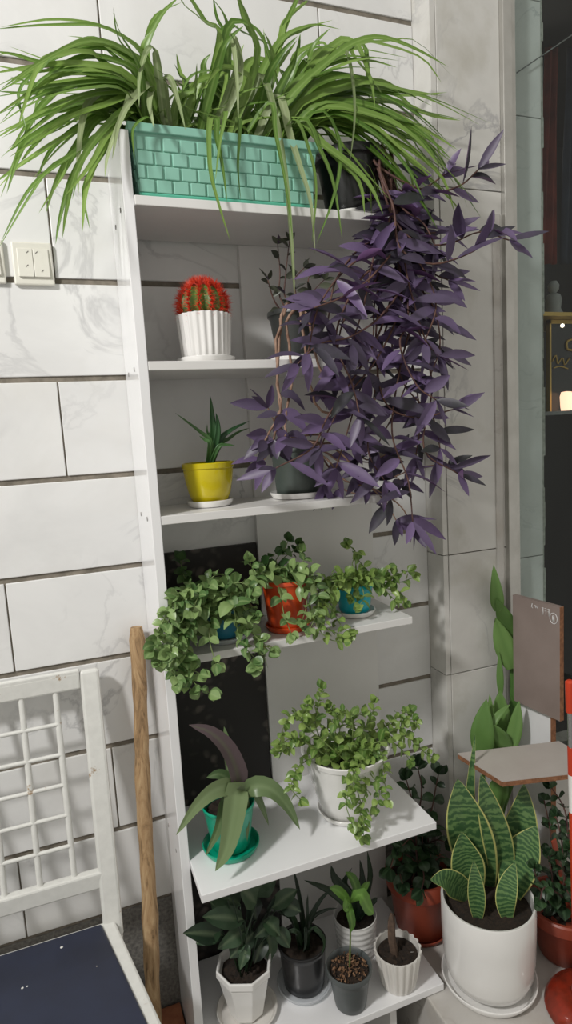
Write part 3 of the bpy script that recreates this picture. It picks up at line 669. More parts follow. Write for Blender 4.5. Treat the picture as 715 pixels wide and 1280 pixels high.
for px,yt in ([(385,560),(410,575),(430,600),(470,612),(500,632),(514,655)],-.235),([(370,548),(345,555),(330,575)],-.19),([(362,545),(345,530),(335,510)],-.17),([(385,552),(420,562),(450,590),(480,600),(520,585),(560,580)],-.21),([(390,555),(415,590),(430,612),(460,620)],-.17),([(380,545),(410,545),(440,560)],-.19),([(395,560),(430,575),(470,580),(500,600)],-.16),([(380,552),(400,570),(405,605)],-.16),([(395,555),(430,555),(460,575),(500,560)],-.18),([(400,560),(440,590),(480,625),(495,650)],-.22):
    b=V((c.x+rng.uniform(-.01,.04),c.y+rng.uniform(-.03,.02),c.z+.084)); P=[b,b+V((.01,-.01,.02))]+[W(a,q,Y=b.y+(yt-b.y)*((i+1)/len(px))**.5) for i,(a,q) in enumerate(px)]
    trail(S,L,P,.034,.068,.0108,'alt',.0026,skip=.10,dens=.7,droop=.15)
S.build('stems',MT['brown_stem'],t,angle=0); L.build('foliage',MT['purple'],t,angle=0)

# ------------------------------------------------------------------ fourth shelf: three sun roses
T4=SH[3][0]+.0005
def sunrose(c, label, potobj, trails, soilz, soilr, mat, ll=.026, lw=.0098, dark=(), rad=.02, sp=.019, name='potted_sun_rose'):
    t=thing(name,label,'potted plant',c,None if 'bushy' in label else 'sun roses on the fourth shelf'); potobj(t); soil(c+V((0,0,soilz)),soilr,t)
    S=MB(); L=MB()
    for i,(px,yt) in enumerate(trails):
        b=c+V((rng.uniform(-rad,rad),rng.uniform(-rad,rad),soilz))
        n=len(px); P=[b,b+V((0,-.004,.014))]+[W(a,q,Y=b.y+(yt-b.y)*((k+1)/n)**.5) for k,(a,q) in enumerate(px)]
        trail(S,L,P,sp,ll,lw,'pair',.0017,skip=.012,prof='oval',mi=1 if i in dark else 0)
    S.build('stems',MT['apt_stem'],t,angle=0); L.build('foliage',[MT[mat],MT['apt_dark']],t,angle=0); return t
c=V((.288,-.12,T4))
saucer(c,.050,.010,MT['clear'],'clear plastic saucer under the blue pot on the fourth shelf')
c=c+V((0,0,.006))
sunrose(c,'leftmost sun rose on the fourth shelf spilling from a blue pot over the shelf edge',lambda t:pot_mesh(c,.030,.036,.074,lip=.002,liph=.008).build('pot',MT['blue'],t),
 [([(240,745),(215,765),(205,800),(200,825)],-.25),([(235,770),(225,810),(240,850),(262,866)],-.26),([(260,730),(272,718),(288,722)],-.15),([(300,770),(318,795),(333,812),(322,832)],-.24),([(305,742),(318,722),(312,702)],-.18),
  ([(225,750),(200,785),(192,812)],-.25),([(235,790),(215,830),(222,852)],-.26),([(308,785),(338,812)],-.23),([(250,760),(228,790),(232,830),(250,842)],-.25),([(262,750),(240,735),(222,742)],-.2),([(280,735),(300,728),(318,738)],-.2),([(245,765),(235,800),(240,825)],-.23),
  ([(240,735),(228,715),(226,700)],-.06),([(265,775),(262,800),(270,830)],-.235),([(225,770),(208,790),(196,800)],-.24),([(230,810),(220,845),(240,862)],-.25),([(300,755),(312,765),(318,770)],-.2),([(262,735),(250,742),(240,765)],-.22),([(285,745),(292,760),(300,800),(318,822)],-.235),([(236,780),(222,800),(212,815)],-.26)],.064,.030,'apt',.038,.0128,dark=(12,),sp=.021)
c=V((.424,-.125,T4))
def opot(t):
    pot_mesh(c,.040,.049,.108,lip=.002,liph=.008).build('pot',MT['orange'],t)
    saucer_mesh(c+V((0,0,-.0)),.047,.012).build('saucer',MT['orange'],t)
sunrose(c,'middle sun rose on the fourth shelf in an orange pot with matching saucer',opot,
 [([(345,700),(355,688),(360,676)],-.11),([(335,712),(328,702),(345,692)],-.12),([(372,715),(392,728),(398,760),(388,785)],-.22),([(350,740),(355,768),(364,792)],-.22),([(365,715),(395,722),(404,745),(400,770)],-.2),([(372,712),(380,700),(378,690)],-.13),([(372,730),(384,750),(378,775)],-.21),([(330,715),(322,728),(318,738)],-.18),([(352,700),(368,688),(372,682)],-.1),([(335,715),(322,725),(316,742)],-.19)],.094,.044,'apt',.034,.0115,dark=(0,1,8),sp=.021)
c=V((.592,-.105,T4))
saucer(c,.046,.011,MT['ceramic'],'white saucer under the turquoise pot on the fourth shelf')
c=c+V((0,0,.006))
sunrose(c,'rightmost sun rose on the fourth shelf in a turquoise pot, sprawling right',lambda t:pot_mesh(c,.033,.043,.064,lip=.002,liph=.008).build('pot',MT['turq'],t),
 [([(440,705),(445,692),(437,682)],-.11),([(470,725),(490,720),(510,714)],-.12),([(480,735),(500,740),(506,752)],-.14),([(420,728),(402,750),(405,782),(428,794)],-.22),([(450,730),(455,745),(450,756)],-.17),([(470,722),(485,742),(494,750)],-.15),([(425,725),(412,740),(400,765)],-.2),([(455,712),(448,700)],-.12),([(412,745),(425,780),(438,790)],-.22),([(478,728),(500,728),(516,722)],-.11),([(430,718),(412,722),(395,730)],-.17),([(445,735),(440,745)],-.16),([(460,722),(480,715),(488,712)],-.1),([(415,735),(395,775),(410,798),(430,802)],-.225)],.054,.038,'apt_bright',.034,.0110,sp=.021)

# ------------------------------------------------------------------ fifth shelf: teal pot, white pot
T5=SH[4][0]+.0005
c=V((.252,-.195,T5))
saucer(c,.057,.014,MT['teal'],'teal saucer under the matching teal pot on the fifth shelf')
c=c+V((0,0,.006))
t=thing('potted_moses_plant','teal pot on the fifth shelf with arching strap leaves, one purplish','potted plant',c)
pot_mesh(c,.037,.051,.092,th=.003,lip=.0015,liph=.006).build('pot',MT['teal'],t); soil(c+V((0,0,.076)),.044,t)
L=MB(); b=c+V((.012,0,.078))
for px,hw,y0,mi in ([(297,985),(296,965),(283,935),(262,915),(236,906)],14,-.24,1),([(290,985),(268,988),(245,1008),(220,1044)],11,-.28,0),([(296,985),(291,1020),(283,1060),(269,1089)],16,-.30,0),([(310,986),(335,985),(357,1005),(375,1037)],13,-.25,0),([(292,982),(275,968),(258,972)],9,-.2,0),([(283,1000),(273,1035),(257,1070)],8,-.27,0),([(290,970),(284,935),(280,908)],9,-.15,0),([(315,990),(326,1005),(336,1032)],6,-.19,0),([(305,990),(309,1025),(309,1052)],4,-.24,0),([(312,985),(330,978),(345,985)],6,-.17,0):
    P=[b+rv(.006)+V((0,0,-.005))]+[W(a,q,Y=b.y+(y0-b.y)*((i+1)/len(px))**.8) for i,(a,q) in enumerate(px)]
    leaf(L,P,hw*pxm(b),V((rng.uniform(-.1,.3),-1,.55)),'strap',14,5,.3,mi=mi)
tube(L,spline([b,b+V((-.004,0,.05)),W(283,930,Y=-.18)],8),.0045,8)
L.build('leaves',[MT['strap'],MT['strap_purple']],t,angle=0)
c=V((.515,-.185,T5))
saucer(c,.066,.013,MT['ceramic'],'white saucer under the big white pot on the fifth shelf')
c=c+V((0,0,.006))
def wpot(t):
    mb=MB(); lathe(mb,c,[(.054,0),(.058,.004),(.074,.065),(.089,.126),(.092,.128),(.0945,.138),(.092,.140),(.088,.138),(.084,.12),(.001,.115)],60,cap0=True); mb.build('pot',MT['ceramic'],t)
TR=[([(385,930),(368,922),(350,930)],-.24),([(395,910),(398,880),(402,860)],-.2),([(400,905),(372,893),(356,905),(350,928)],-.22),([(425,910),(440,895)],-.19),([(455,910),(465,893),(468,878)],-.17),([(480,910),(500,895),(512,888)],-.15),([(495,920),(515,925),(530,940),(540,946)],-.2),
 ([(445,960),(458,985),(450,1012),(455,1045)],-.30),([(470,955),(480,975),(484,1000)],-.29),([(435,962),(442,985),(432,1002),(440,1030)],-.31),([(385,950),(370,968),(364,985),(376,1000)],-.26),([(420,900),(412,885)],-.2),([(465,925),(490,915),(505,905)],-.2),([(445,920),(440,900),(452,890)],-.2),([(375,925),(360,935),(348,940)],-.23),
 ([(480,925),(500,935),(512,950)],-.23),([(385,910),(378,895),(385,880)],-.21),([(460,960),(474,985),(470,1010)],-.29),([(450,935),(470,940),(480,955)],-.27),([(440,900),(425,890),(418,905)],-.22),([(490,905),(520,900),(515,915)],-.18),([(445,975),(455,1020),(448,1038)],-.31),([(460,940),(450,955),(440,970)],-.3)]
t=sunrose(c,'bushy sun rose in the big white pot on the fifth shelf trailing over the front',wpot,TR,.119,.074,'apt_bright',.029,.0096,rad=.05,sp=.016)

# ------------------------------------------------------------------ bottom shelf
T6=SH[5][0]+.0005
c=V((.262,-.185,T6))
saucer(c,.064,.014,MT['ceramic_dull'],'cream saucer under the white faceted pot on the bottom shelf')
c=c+V((0,0,.006))
t=thing('potted_arrowhead_plant','white faceted pot on the bottom shelf with dark arrow shaped leaves','potted plant',c)
mb=MB(); lathe(mb,c,[(.034,0),(.037,.004),(.055,.088),(.055,.092),(.060,.096),(.060,.110),(.057,.112),(.053,.108),(.050,.088),(.001,.086)],8,cap0=True); mb.build('pot',MT['ceramic'],t,smooth=False,bevel=.004); soil(c+V((0,0,.092)),.049,t)
L=MB(); S=MB()
for px,tip,hw in [([(280,1170)],(229,1166),12),([(305,1150)],(253,1146),13),([(300,1170)],(290,1196),11),([(318,1165)],(287,1198),12),([(335,1165)],(338,1205),12),([(335,1140)],(360,1120),12),([(320,1130)],(300,1110),14),([(300,1130)],(270,1120),13),([(330,1150)],(350,1170),12),([(285,1140)],(262,1128),12),([(310,1180)],(300,1212),7),([(340,1135)],(372,1112),10),([(318,1115)],(335,1090),13),([(290,1120)],(285,1090),13),([(345,1150)],(318,1172),9),([(320,1150)],(310,1120),12),([(275,1160)],(245,1180),12),([(350,1130)],(376,1140),11),([(310,1160)],(272,1186),11),([(330,1170)],(318,1205),10),([(285,1125)],(250,1108),13),([(315,1120)],(345,1098),13),([(300,1150)],(262,1152),13),([(345,1160)],(362,1185),9)]:
    y=rng.uniform(-.26,-.13); a=W(*px[0],Y=y); e=W(*tip,Y=y-.02); b=c+V((rng.uniform(-.015,.015),rng.uniform(-.015,.015),.092))
    tube(S,spline([b,(b+a)/2+V((0,0,.012)),a],8),.0016,5)
    leaf(L,[a,(a+e)/2+V((0,-.004,.006)),e],hw*pxm(a),(V((0,-.8,.6))+rv(.4)).normalized(),'lance',8,5,.25,wav=.1)
S.build('stems',MT['deep'],t,angle=0); L.build('leaves',MT['arrow'],t,angle=0)
c=V((.397,-.172,T6))
saucer(c,.060,.012,MT['clear'],'pale translucent saucer under the black pot on the bottom shelf')
c=c+V((0,0,.006))
t=thing('potted_gasteria','black pot on the bottom shelf with upright dark fleshy leaves','potted plant',c)
pot_mesh(c,.044,.051,.098,lip=.002,liph=.006).build('pot',MT['black'],t); soil(c+V((0,0,.082)),.045,t)
L=MB(); b=c+V((0,0,.08))
for px,hw,y0 in ([(378,1150),(372,1110),(366,1085)],5,-.17),([(385,1155),(400,1125),(418,1108)],5.5,-.2),([(370,1155),(358,1130),(352,1118)],4,-.2),([(384,1150),(384,1130),(385,1118)],3,-.22),([(382,1160),(382,1180),(379,1190)],3.5,-.24),([(390,1160),(405,1175),(402,1195)],4,-.235),([(388,1150),(405,1138),(422,1135)],4,-.16),([(372,1165),(360,1165),(352,1180)],4,-.22),([(366,1150),(350,1140),(335,1130)],4,-.15):
    P=[b+rv(.008)]+[W(a,q,Y=y0) for a,q in px]; leaf(L,P,hw*pxm(b),V((.1,-1,.3)),'blade',10,5,.3,thick=.004)
L.build('leaves',MT['deep'],t,angle=0)
c=V((.543,-.135,T6))
t=thing('potted_devils_backbone','white ribbed pot at the back of the bottom shelf with ridged dark green stems','potted plant',c)
mb=MB(); pr=[(.040,0),(.043,.004)]
for i in range(1,25): pr.append((.043+.007*i/24+.0011*math.sin(i*1.57), .004+.086*i/24))
pr+=[(.0485,.091),(.046,.088),(.044,.07),(.001,.068)]
lathe(mb,c,pr,56,cap0=True); mb.build('pot',MT['ceramic'],t); soil(c+V((0,0,.074)),.044,t)
L=MB(); b=c+V((0,0,.072))
for px,hw,y0 in ([(455,1125),(462,1095),(459,1062)],5,-.12),([(450,1125),(452,1100),(450,1075)],6,-.14),([(440,1125),(418,1098),(414,1082)],6,-.15),([(432,1130),(410,1112),(380,1100)],5,-.16),([(446,1130),(430,1105),(440,1085)],5,-.13),([(458,1135),(468,1125),(472,1122)],4,-.14):
    P=[b+rv(.01)]+[W(a,q,Y=y0) for a,q in px]; leaf(L,P,hw*pxm(b),V((.1,-1,.2)),'sword',12,5,.35,thick=.006,wav=.12)
L.build('stems',MT['deep'],t,angle=0)
c=V((.470,-.252,T6))
t=thing('potted_seedling','small dark grey nursery pot at the front of the bottom shelf with a bright seedling','potted plant',c)
pot_mesh(c,.033,.045,.087,th=.0025,lip=.003,liph=.012).build('pot',MT['smallgrey'],t); soil(c+V((0,0,.076)),.0405,t,bmp=.003)
mb=MB()
for _ in range(230):
    a=rng.random()*2*PI; r=.039*math.sqrt(rng.random()); p=c+V((r*math.cos(a),r*math.sin(a),.080+rng.uniform(-.001,.004))); s=rng.uniform(.002,.005)
    A=rv().normalized(); B=rv().normalized(); mb.add([p+A*s,p+B*s*.7,p-A*s,p-B*s*.7+V((0,0,.001))],[(0,1,2,3)])
o=mb.build('leaf_litter',[MT['litter']],t,smooth=False); o['kind']='stuff'
L=MB(); S=MB(); b=c+V((.001,0,.078)); top=W(438,1128,Y=-.252)
tube(S,spline([b,(b+top)/2+V((.001,0,0)),top],8),.0018,6)
for px,hw,y0 in ([(450,1118),(460,1135),(467,1142)],9,-.27),([(434,1125),(432,1135),(436,1138)],5,-.27),([(437,1140),(440,1155),(438,1166)],6,-.27),([(445,1112),(440,1098),(432,1090)],7,-.23),([(430,1120),(420,1112),(412,1110)],6,-.25),([(447,1120),(456,1108),(462,1102)],5,-.23):
    leaf(L,[top]+[W(a,q,Y=y0) for a,q in px],hw*pxm(b),V((.2,-.8,.6)),'oval',8,3,.2)
S.build('stem',MT['apt_stem'],t,angle=0); L.build('leaves',MT['seedling'],t,angle=0)
c=V((.587,-.250,T6))
t=thing('potted_dry_cactus','small cream fluted pot at the front right of the bottom shelf with a dry stub','potted plant',c)
flpot(c,.037,.050,.083,20,.035).build('pot',MT['ceramic_dull'],t); soil(c+V((0,0,.070)),.043,t)
mb=MB(); P=spline([c+V((-.005,0,.066)),W(490,1175,Y=-.25),W(489,1142,Y=-.25)],10); 
Rr=[.007,.0075,.008,.0078,.0075,.0078,.0082,.008,.0078,.007,.003]
tube(mb,P,Rr,12)
vsn=[]
for i,v in enumerate(mb.v): 
    k=i%12; q=P[i//12]; vsn.append(tuple(q+(V(v)-q)*(1.15 if k%3==0 else .85)))
mb.v=vsn; mb.build('stub',plain('dry_stub',srgb(104,84,70),srgb(72,58,48),.9,60,bmp=.5),t)

# ------------------------------------------------------------------ floor pots on the ledge
LZ=-1.2175
c=V((.722,-.125,LZ))
t=thing('potted_shrub','terracotta pot behind the shelf corner with dark leafy stems','potted plant',c)
def tpot(c,rb,rr,h):
    mb=MB(); lathe(mb,c,[(rb-.004,0),(rb,.004),(rr-.006,h*.74),(rr-.004,h*.76),(rr+.002,h*.78),(rr+.003,h*.97),(rr,h),(rr-.006,h),(rr-.011,h*.85),(.001,h*.83)],56,cap0=True); return mb
tpot(c+V((0,0,.004)),.058,.078,.155).build('pot',MT['terra'],t); saucer_mesh(c,.068,.014).build('saucer',MT['terra'],t); soil(c+V((0,0,.138)),.066,t)
S=MB(); L=MB()
for px,yt in ([(520,1040),(527,990),(522,958)],-.1),([(535,1045),(542,1000),(548,968)],-.1),([(505,1080),(500,1090),(503,1105)],-.19),([(540,1080),(552,1070),(560,1078)],-.18),([(525,1075),(530,1095),(527,1112)],-.2),([(510,1070),(495,1068),(488,1085)],-.17),([(530,1060),(545,1050),(556,1052)],-.16),([(515,1050),(502,1058)],-.15),([(528,1050),(515,1000),(508,975)],-.1):
    b=c+V((rng.uniform(-.03,.03),rng.uniform(-.03,.03),.138)); P=[b]+[W(a,q,Y=b.y+(yt-b.y)*((i+1)/len(px))) for i,(a,q) in enumerate(px)]
    trail(S,L,P,.036,.052,.0155,'pair',.0026,skip=.03,prof='spoon')
S.build('stems',MT['purple_stem'],t,angle=0); L.build('foliage',MT['dark_leaf'],t,angle=0)
c=V((.778,-.31,LZ))
saucer(c,.101,.02,MT['ceramic'],'large white saucer under the snake plant pot on the ledge')
c=c+V((0,0,.006))
t=thing('potted_snake_plant','snake plant with yellow edged banded leaves in a large glossy white cylinder pot','potted plant',c)
mb=MB(); lathe(mb,c,[(.060,0),(.072,.003),(.084,.015),(.092,.035),(.0965,.07),(.0985,.13),(.0985,.194),(.097,.197),(.093,.196),(.0915,.188),(.0905,.165),(.001,.163)],72,cap0=True); mb.build('pot',MT['ceramic'],t); soil(c+V((0,0,.172)),.0895,t)
for px,hw,y0,y1 in ([(606,1105),(592,1060),(580,1015),(572,974)],27,-.30,-.325),([(628,1105),(624,1065),(612,1015),(601,968)],18,-.30,-.33),([(636,1100),(645,1060),(652,1020),(655,980)],22,-.28,-.27),([(636,1118),(647,1085),(659,1058),(671,1033)],23,-.33,-.345),([(590,1120),(585,1090),(580,1065),(577,1040)],21,-.35,-.36),([(590,1118),(572,1108),(556,1100),(538,1100)],15,-.36,-.40),([(597,1146),(596,1125),(594,1100),(592,1076)],10.5,-.375,-.39),([(634,1146),(632,1125),(637,1100),(644,1078)],12.5,-.37,-.37),([(598,1095),(589,1030),(588,985),(594,918)],6.5,-.27,-.27),([(655,1120),(658,1100),(660,1085)],6,-.33,-.33):
    n=len(px); b0=W(*px[0],z=c.z+.172); dd=V((b0.x-c.x,b0.y-c.y,0))
    if dd.length>.078: dd=dd.normalized()*.078
    y1=c.y+dd.y+(y1-y0); y0=c.y+dd.y
    P=[W(a,q,Y=y0+(y1-y0)*i/(n-1)) for i,(a,q) in enumerate(px)]
    vw=(CAM-P[1]).normalized()
    b=V((P[0].x,P[0].y,c.z+.165)); P=[b]+P if P[0].z>b.z+.03 else [b]+P[1:]
    mb=MB(); leaf(mb,P,hw*pxm(P[0]),(vw+V((rng.uniform(-.3,.2),0,0))),'sword',22,15,.22,thick=.003,roll=rng.uniform(-.25,.25)); mb.build('leaf',MT['snake'],t,angle=0)
c=V((.985,-.315,LZ))
t=thing('potted_jade','terracotta pot right of the white snake plant pot with round dark leaves','potted plant',c)
tpot(c,.056,.082,.125).build('pot',MT['terra'],t); soil(c+V((0,0,.106)),.070,t)
S=MB(); L=MB()
for px,yt in ([(680,1120),(672,1105),(668,1085)],-.36),([(690,1120),(690,1095),(685,1070)],-.35),([(700,1125),(705,1100),(700,1075)],-.36),([(705,1090),(702,1050),(695,1020)],-.3),([(715,1110),(720,1080),(712,1060)],-.34),([(690,1080),(688,1040),(680,1000)],-.27),([(695,1115),(680,1110),(675,1125)],-.38),([(710,1040),(705,1010),(690,985)],-.29),([(705,1110),(715,1125)],-.38):
    b=c+V((rng.uniform(-.03,.03),rng.uniform(-.03,.03),.106)); P=[b]+[W(a,q,Y=b.y+(yt-b.y)*((i+1)/len(px))) for i,(a,q) in enumerate(px)]
    trail(S,L,P,.028,.036,.013,'pair',.0026,skip=.03,prof='spoon')
S.build('stems',MT['purple_stem'],t,angle=0); L.build('foliage',MT['dark_leaf'],t,angle=0)
mb=MB(); bar(mb,c+V((-.01,-.03,.105)),W(692,1050,Y=-.345),.012,.003); mb.build('plant_tag',MT['terra'],t,smooth=False)
# tall orchid cactus behind the board stand
c=V((.905,-.145,LZ))
t=thing('potted_orchid_cactus','tall flat stemmed green orchid cactus climbing the grey pier behind the snake plant','potted plant',c)
tpot(c,.048,.062,.12).build('pot',MT['terra'],t); soil(c+V((0,0,.10)),.05,t)
E_=MB(); b=c+V((0,0,.10))
for px,hw,y in ([(622,764),(621,745),(617,706)],7.5,-.105),([(641,798),(632,775),(620,748)],9.5,-.11),([(640,836),(630,805),(619,772)],11.5,-.115),([(626,868),(625,845),(624,815)],4,-.11),([(641,885),(643,840),(640,790)],5,-.105),([(604,950),(603,915),(608,874)],13,-.155),([(627,945),(626,905),(625,862)],13,-.13),([(636,945),(644,910),(649,876)],8,-.16),([(654,945),(647,905),(640,870)],12,-.11),([(612,915),(622,895),(638,880)],4,-.16),([(614,908),(628,925),(641,934)],9,-.165),([(634,990),(630,960),(628,930)],9,-.14),([(618,1010),(624,985),(630,965)],11,-.165),([(612,905),(613,885),(612,868)],3,-.14):
    P=[W(a,q,Y=y) for a,q in px]; leaf(E_,P,hw*1.1*pxm(P[0]),(CAM-P[0]).normalized(),'sword',10,5,.15,thick=.002,wav=.06)
for e in (W(604,950,Y=-.155),W(627,945,Y=-.13),W(654,945,Y=-.12),W(634,990,Y=-.14)): tube(E_,spline([b+rv(.01)+V((0,0,0)),(b+e)/2+V((0,0,.02)),e],8),.0035,6)
E_.build('flat_stems',MT['epi'],t,angle=0)
# board stand
A=[(.795,-.19),(.81,-.324),(1.04,-.385),(1.034,-.248)]
t=thing('board_stand','homemade stand of a pale grey shelf board, white side panel and brown upright board','stand',(1.04,-.2,LZ))
hz=-.75
mb=MB(); hexa(mb,[(x,y,hz-.013) for x,y in A],[(x,y,hz-.0025) for x,y in A],mi=0); hexa(mb,[(x,y,hz-.0025) for x,y in A],[(x,y,hz) for x,y in A],mi=1); mb.build('shelf_board',[MT['chip'],MT['grey_board']],t,smooth=False)
yr=W(688,905,X=1.036).y
mb=MB(); box(mb,1.036,1.052,yr,-.062-.025,LZ,-.56,mi=0); box(mb,1.0365,1.0515,yr-.001,yr,LZ,-.56,mi=1); mb.build('side_panel',[MT['laminate'],MT['chip']],t,smooth=False)
q0=V((1.006,-.13,0)); q1=V((1.022,-.264,0)); dv=(q1-q0); nn=V((.993,.118,0))
mb=MB(); zt,zb=-.422,-.692
hexa(mb,[q0+V((0,0,zb)),q1+V((0,0,zb)),q1+nn*.012+V((0,0,zb)),q0+nn*.012+V((0,0,zb))],[q0+V((0,0,zt)),q1+V((0,0,zt)),q1+nn*.012+V((0,0,zt)),q0+nn*.012+V((0,0,zt))],mi=0)
e0=q1-dv.normalized()*-.0008
hexa(mb,[q1+V((0,0,zb)),e0+V((0,0,zb)),e0+nn*.012+V((0,0,zb)),q1+nn*.012+V((0,0,zb))],[q1+V((0,0,zt)),e0+V((0,0,zt)),e0+nn*.012+V((0,0,zt)),q1+nn*.012+V((0,0,zt))],mi=1)
bb=mb.build('back_board',[MT['brown_board'],MT['chip']],t,smooth=False)
# marker writing: encircled letter plus digits, on the board face
mb=MB()
def bp(u,v): return q0+dv*u+V((0,0,zt-v))-nn*.0006
def stroke(pts): tube(mb,[bp(u,v) for u,v in pts],.0008,5)
stroke([(.88+.075*math.cos(a*.42),.030+.0125*math.sin(a*.42)) for a in range(17)])
stroke([(.855,.038),(.865,.024),(.885,.023),(.90,.038)]); stroke([(.86,.032),(.895,.031)]); stroke([(.878,.027),(.878,.038)])
for u in (.64,.70,.76): stroke([(u,.012),(u+.03,.011),(u+.028,.018),(u+.004,.018)]); stroke([(u+.028,.012),(u+.03,.028)])
stroke([(.50,.010),(.515,.017),(.53,.011),(.545,.017),(.57,.010)]); stroke([(.44,.008),(.425,.016),(.45,.019)])
mb.build('writing',MT['chalk'],bb,angle=0)
for (z0,z1) in ((-.47,-.49),(-.66,-.68)):
    mb=MB(); box(mb,1.024,1.0365,-.19,-.16,z1,z0); mb.build('spacer',MT['chip'],t,smooth=False)
# red and chrome pole
a=W(712,850,Y=-.44); d0=W(716,1005,Y=-.44); dirv=(d0-a).normalized(); e=a+dirv*((LZ-a.z)/dirv.z)
t=thing('striped_pole','red, chrome and white banded pole standing on the ledge at the right edge','pole',e)
for (f0,f1,mk,r) in ((0,.09,'redpole',.0085),(.09,.19,'chrome',.006),(.19,.27,'redpole',.0075),(.27,.38,'ceramic',.0075),(.38,1,'redpole',.0075)):
    mb=MB(); p0=a.lerp(e,f0); p1=a.lerp(e,f1); tube(mb,[p0,p0.lerp(p1,.06),p0.lerp(p1,.5),p1],[r*(.5 if f0==0 else 1),r,r,r],14); mb.build('pole_band',MT[mk],t)
# red dish
c=W(741,1264,z=LZ); c.z=LZ
mb=MB(); lathe(mb,c,[(.090,0),(.093,.004),(.091,.010),(.083,.022),(.064,.032),(.042,.036),(.040,.040),(.036,.038),(.001,.037)],60,cap0=True)
tag(mb.build('dish',MT['redglaze']),'upturned red brown glazed dish on the ledge at the lower right corner','dish')

# ------------------------------------------------------------------ left: stake, brick, chair
mb=MB(); a=V((.1225,-.026,-.385)); e=V((.0655,-.128,-1.45)); n=40
P=[a.lerp(e,i/n)+V((math.sin(i*.35)*.0012,0,0)) for i in range(n+1)]; R_=[(.0148+.0025*i/n)*(1+.05*math.sin(i*1.7)+.06*math.sin(i*.6)+rng.uniform(-.04,.04)) for i in range(n+1)]; R_[0]*=.8
tube(mb,P,R_,16)
tag(mb.build('wooden_stake',MT['bark']),'rough peeled wooden stake leaning on the wall left of the shelf unit','stake')
mb=MB(); box(mb,.092,.146,-.085,-.006,-1.45,-1.295); tag(mb.build('brick',MT['brick'],smooth=False,bevel=.004),'reddish brick standing on end between the stake and the shelf unit','brick')

YT,YB,ZT,ZB=-.030,-.115,-.45,-.95
pn=V((0,ZT-ZB,-(YT-YB))).normalized(); p0=V((0,YT,ZT))
def CB(x,y):
    d=ray(x,y); return CAM+d*((p0-CAM).dot(pn)/d.dot(pn))
ch=thing('wooden_chair','worn white painted wooden chair with lattice back and navy seat','chair',(-.175,-.25,-1.45))
XC=-.175
tr_=CB(111,836); br_=CB(140,1146); xs=tr_.x; hwid=xs-XC
def mir(p): return V((2*XC-p.x,p.y,p.z))
dn=(br_-tr_)/(br_.z-tr_.z)
def onback(x,z,oy=0):
    t=(z-ZT)/(ZB-ZT); return V((x,YT+(YB-YT)*t+oy,z))
for s in (1,-1):
    mb=MB(); xa=XC+s*(hwid); xb=XC+s*(br_.x-XC)
    bar(mb,onback(xb,-.985),onback(xa,tr_.z),.038,.024); mb.build('back_post',MT['paint'],ch,smooth=False,bevel=.006)
    mb=MB(); bar(mb,(xb,-.07,-1.45),onback(xb,-.98),.034,.026); mb.build('leg',MT['paint'],ch,smooth=False,bevel=.004)
    mb=MB(); bar(mb,(XC+s*(.235),-.43,-1.45),(XC+s*(.228),-.42,-.985),.038,.036); mb.build('leg',MT['paint'],ch,smooth=False,bevel=.004)
r1=CB(50,857); 
mb=MB(); bar(mb,onback(XC-hwid+.019,r1.z-.001),onback(XC+hwid-.019,r1.z-.001),.036,.020,V((0,0,1))); mb.build('top_rail',MT['paint'],ch,smooth=False,bevel=.004)
mb=MB(); bar(mb,onback(XC-hwid+.019,r1.z+.012,-.006),onback(XC+hwid-.019,r1.z+.012,-.006),.020,.012,V((0,0,1))); mb.build('top_slat',MT['paint'],ch,smooth=False,bevel=.003)
r2=CB(70,1113)
mb=MB(); bar(mb,onback(XC-hwid+.015,r2.z),onback(XC+hwid-.013,r2.z),.036,.020,V((0,0,1))); mb.build('lower_rail',MT['paint'],ch,smooth=False,bevel=.004)
# lattice rods: verticals and horizontals
xv=[CB(81,980).x,CB(39,992).x]; sp=xv[0]-xv[1]; xm=xv[0]; lo=2*XC-xm; k=0
nv=max(2,round((xm-lo)/sp))
for i in range(nv+1):
    x=xm-(xm-lo)*i/nv; mb=MB(); tube(mb,[onback(x,r1.z-.015),onback(x-.0,(r1.z+r2.z)/2),onback(x,r2.z+.012)],[.0058,.0064,.0058],10); mb.build('rod',MT['paint'],ch)
for yy in (909,948,987,1026,1066):
    q=CB(52,yy+0); mb=MB(); tube(mb,[onback(lo,q.z,-.002),onback((lo+xm)/2,q.z,-.002),onback(xm,q.z,-.002)],.0042,10); mb.build('rod',MT['paint'],ch)
# seat
sz=-.95; bx=br_.x+.004; fx=XC+.262; yb,yf=-.118,-.46
def sq(o,z): return [(2*XC-fx+o,yf+o,z),(fx-o,yf+o,z),(bx-o,yb-o*.4,z),(2*XC-bx+o,yb-o*.4,z)]
mb=MB(); hexa(mb,sq(0,sz-.04),sq(0,sz)); mb.build('seat_frame',MT['paint'],ch,smooth=False,bevel=.005)
mb=MB(); hexa(mb,sq(.024,sz-.001),sq(.026,sz+.006)); seat=mb.build('seat_pad',MT['navy'],ch,smooth=False,bevel=.003)
for (x,y,r) in ((77,1184,.0028),(121,1208,.001),(28,1235,.0022),(34,1233,.0015)):
    p=W(x,y,z=sz+.0062); mb=MB(); lathe(mb,p,[(r,0),(r*.8,.0006),(.0001,.0009)],12); mb.build('paint_spot',MT['paint'],seat)

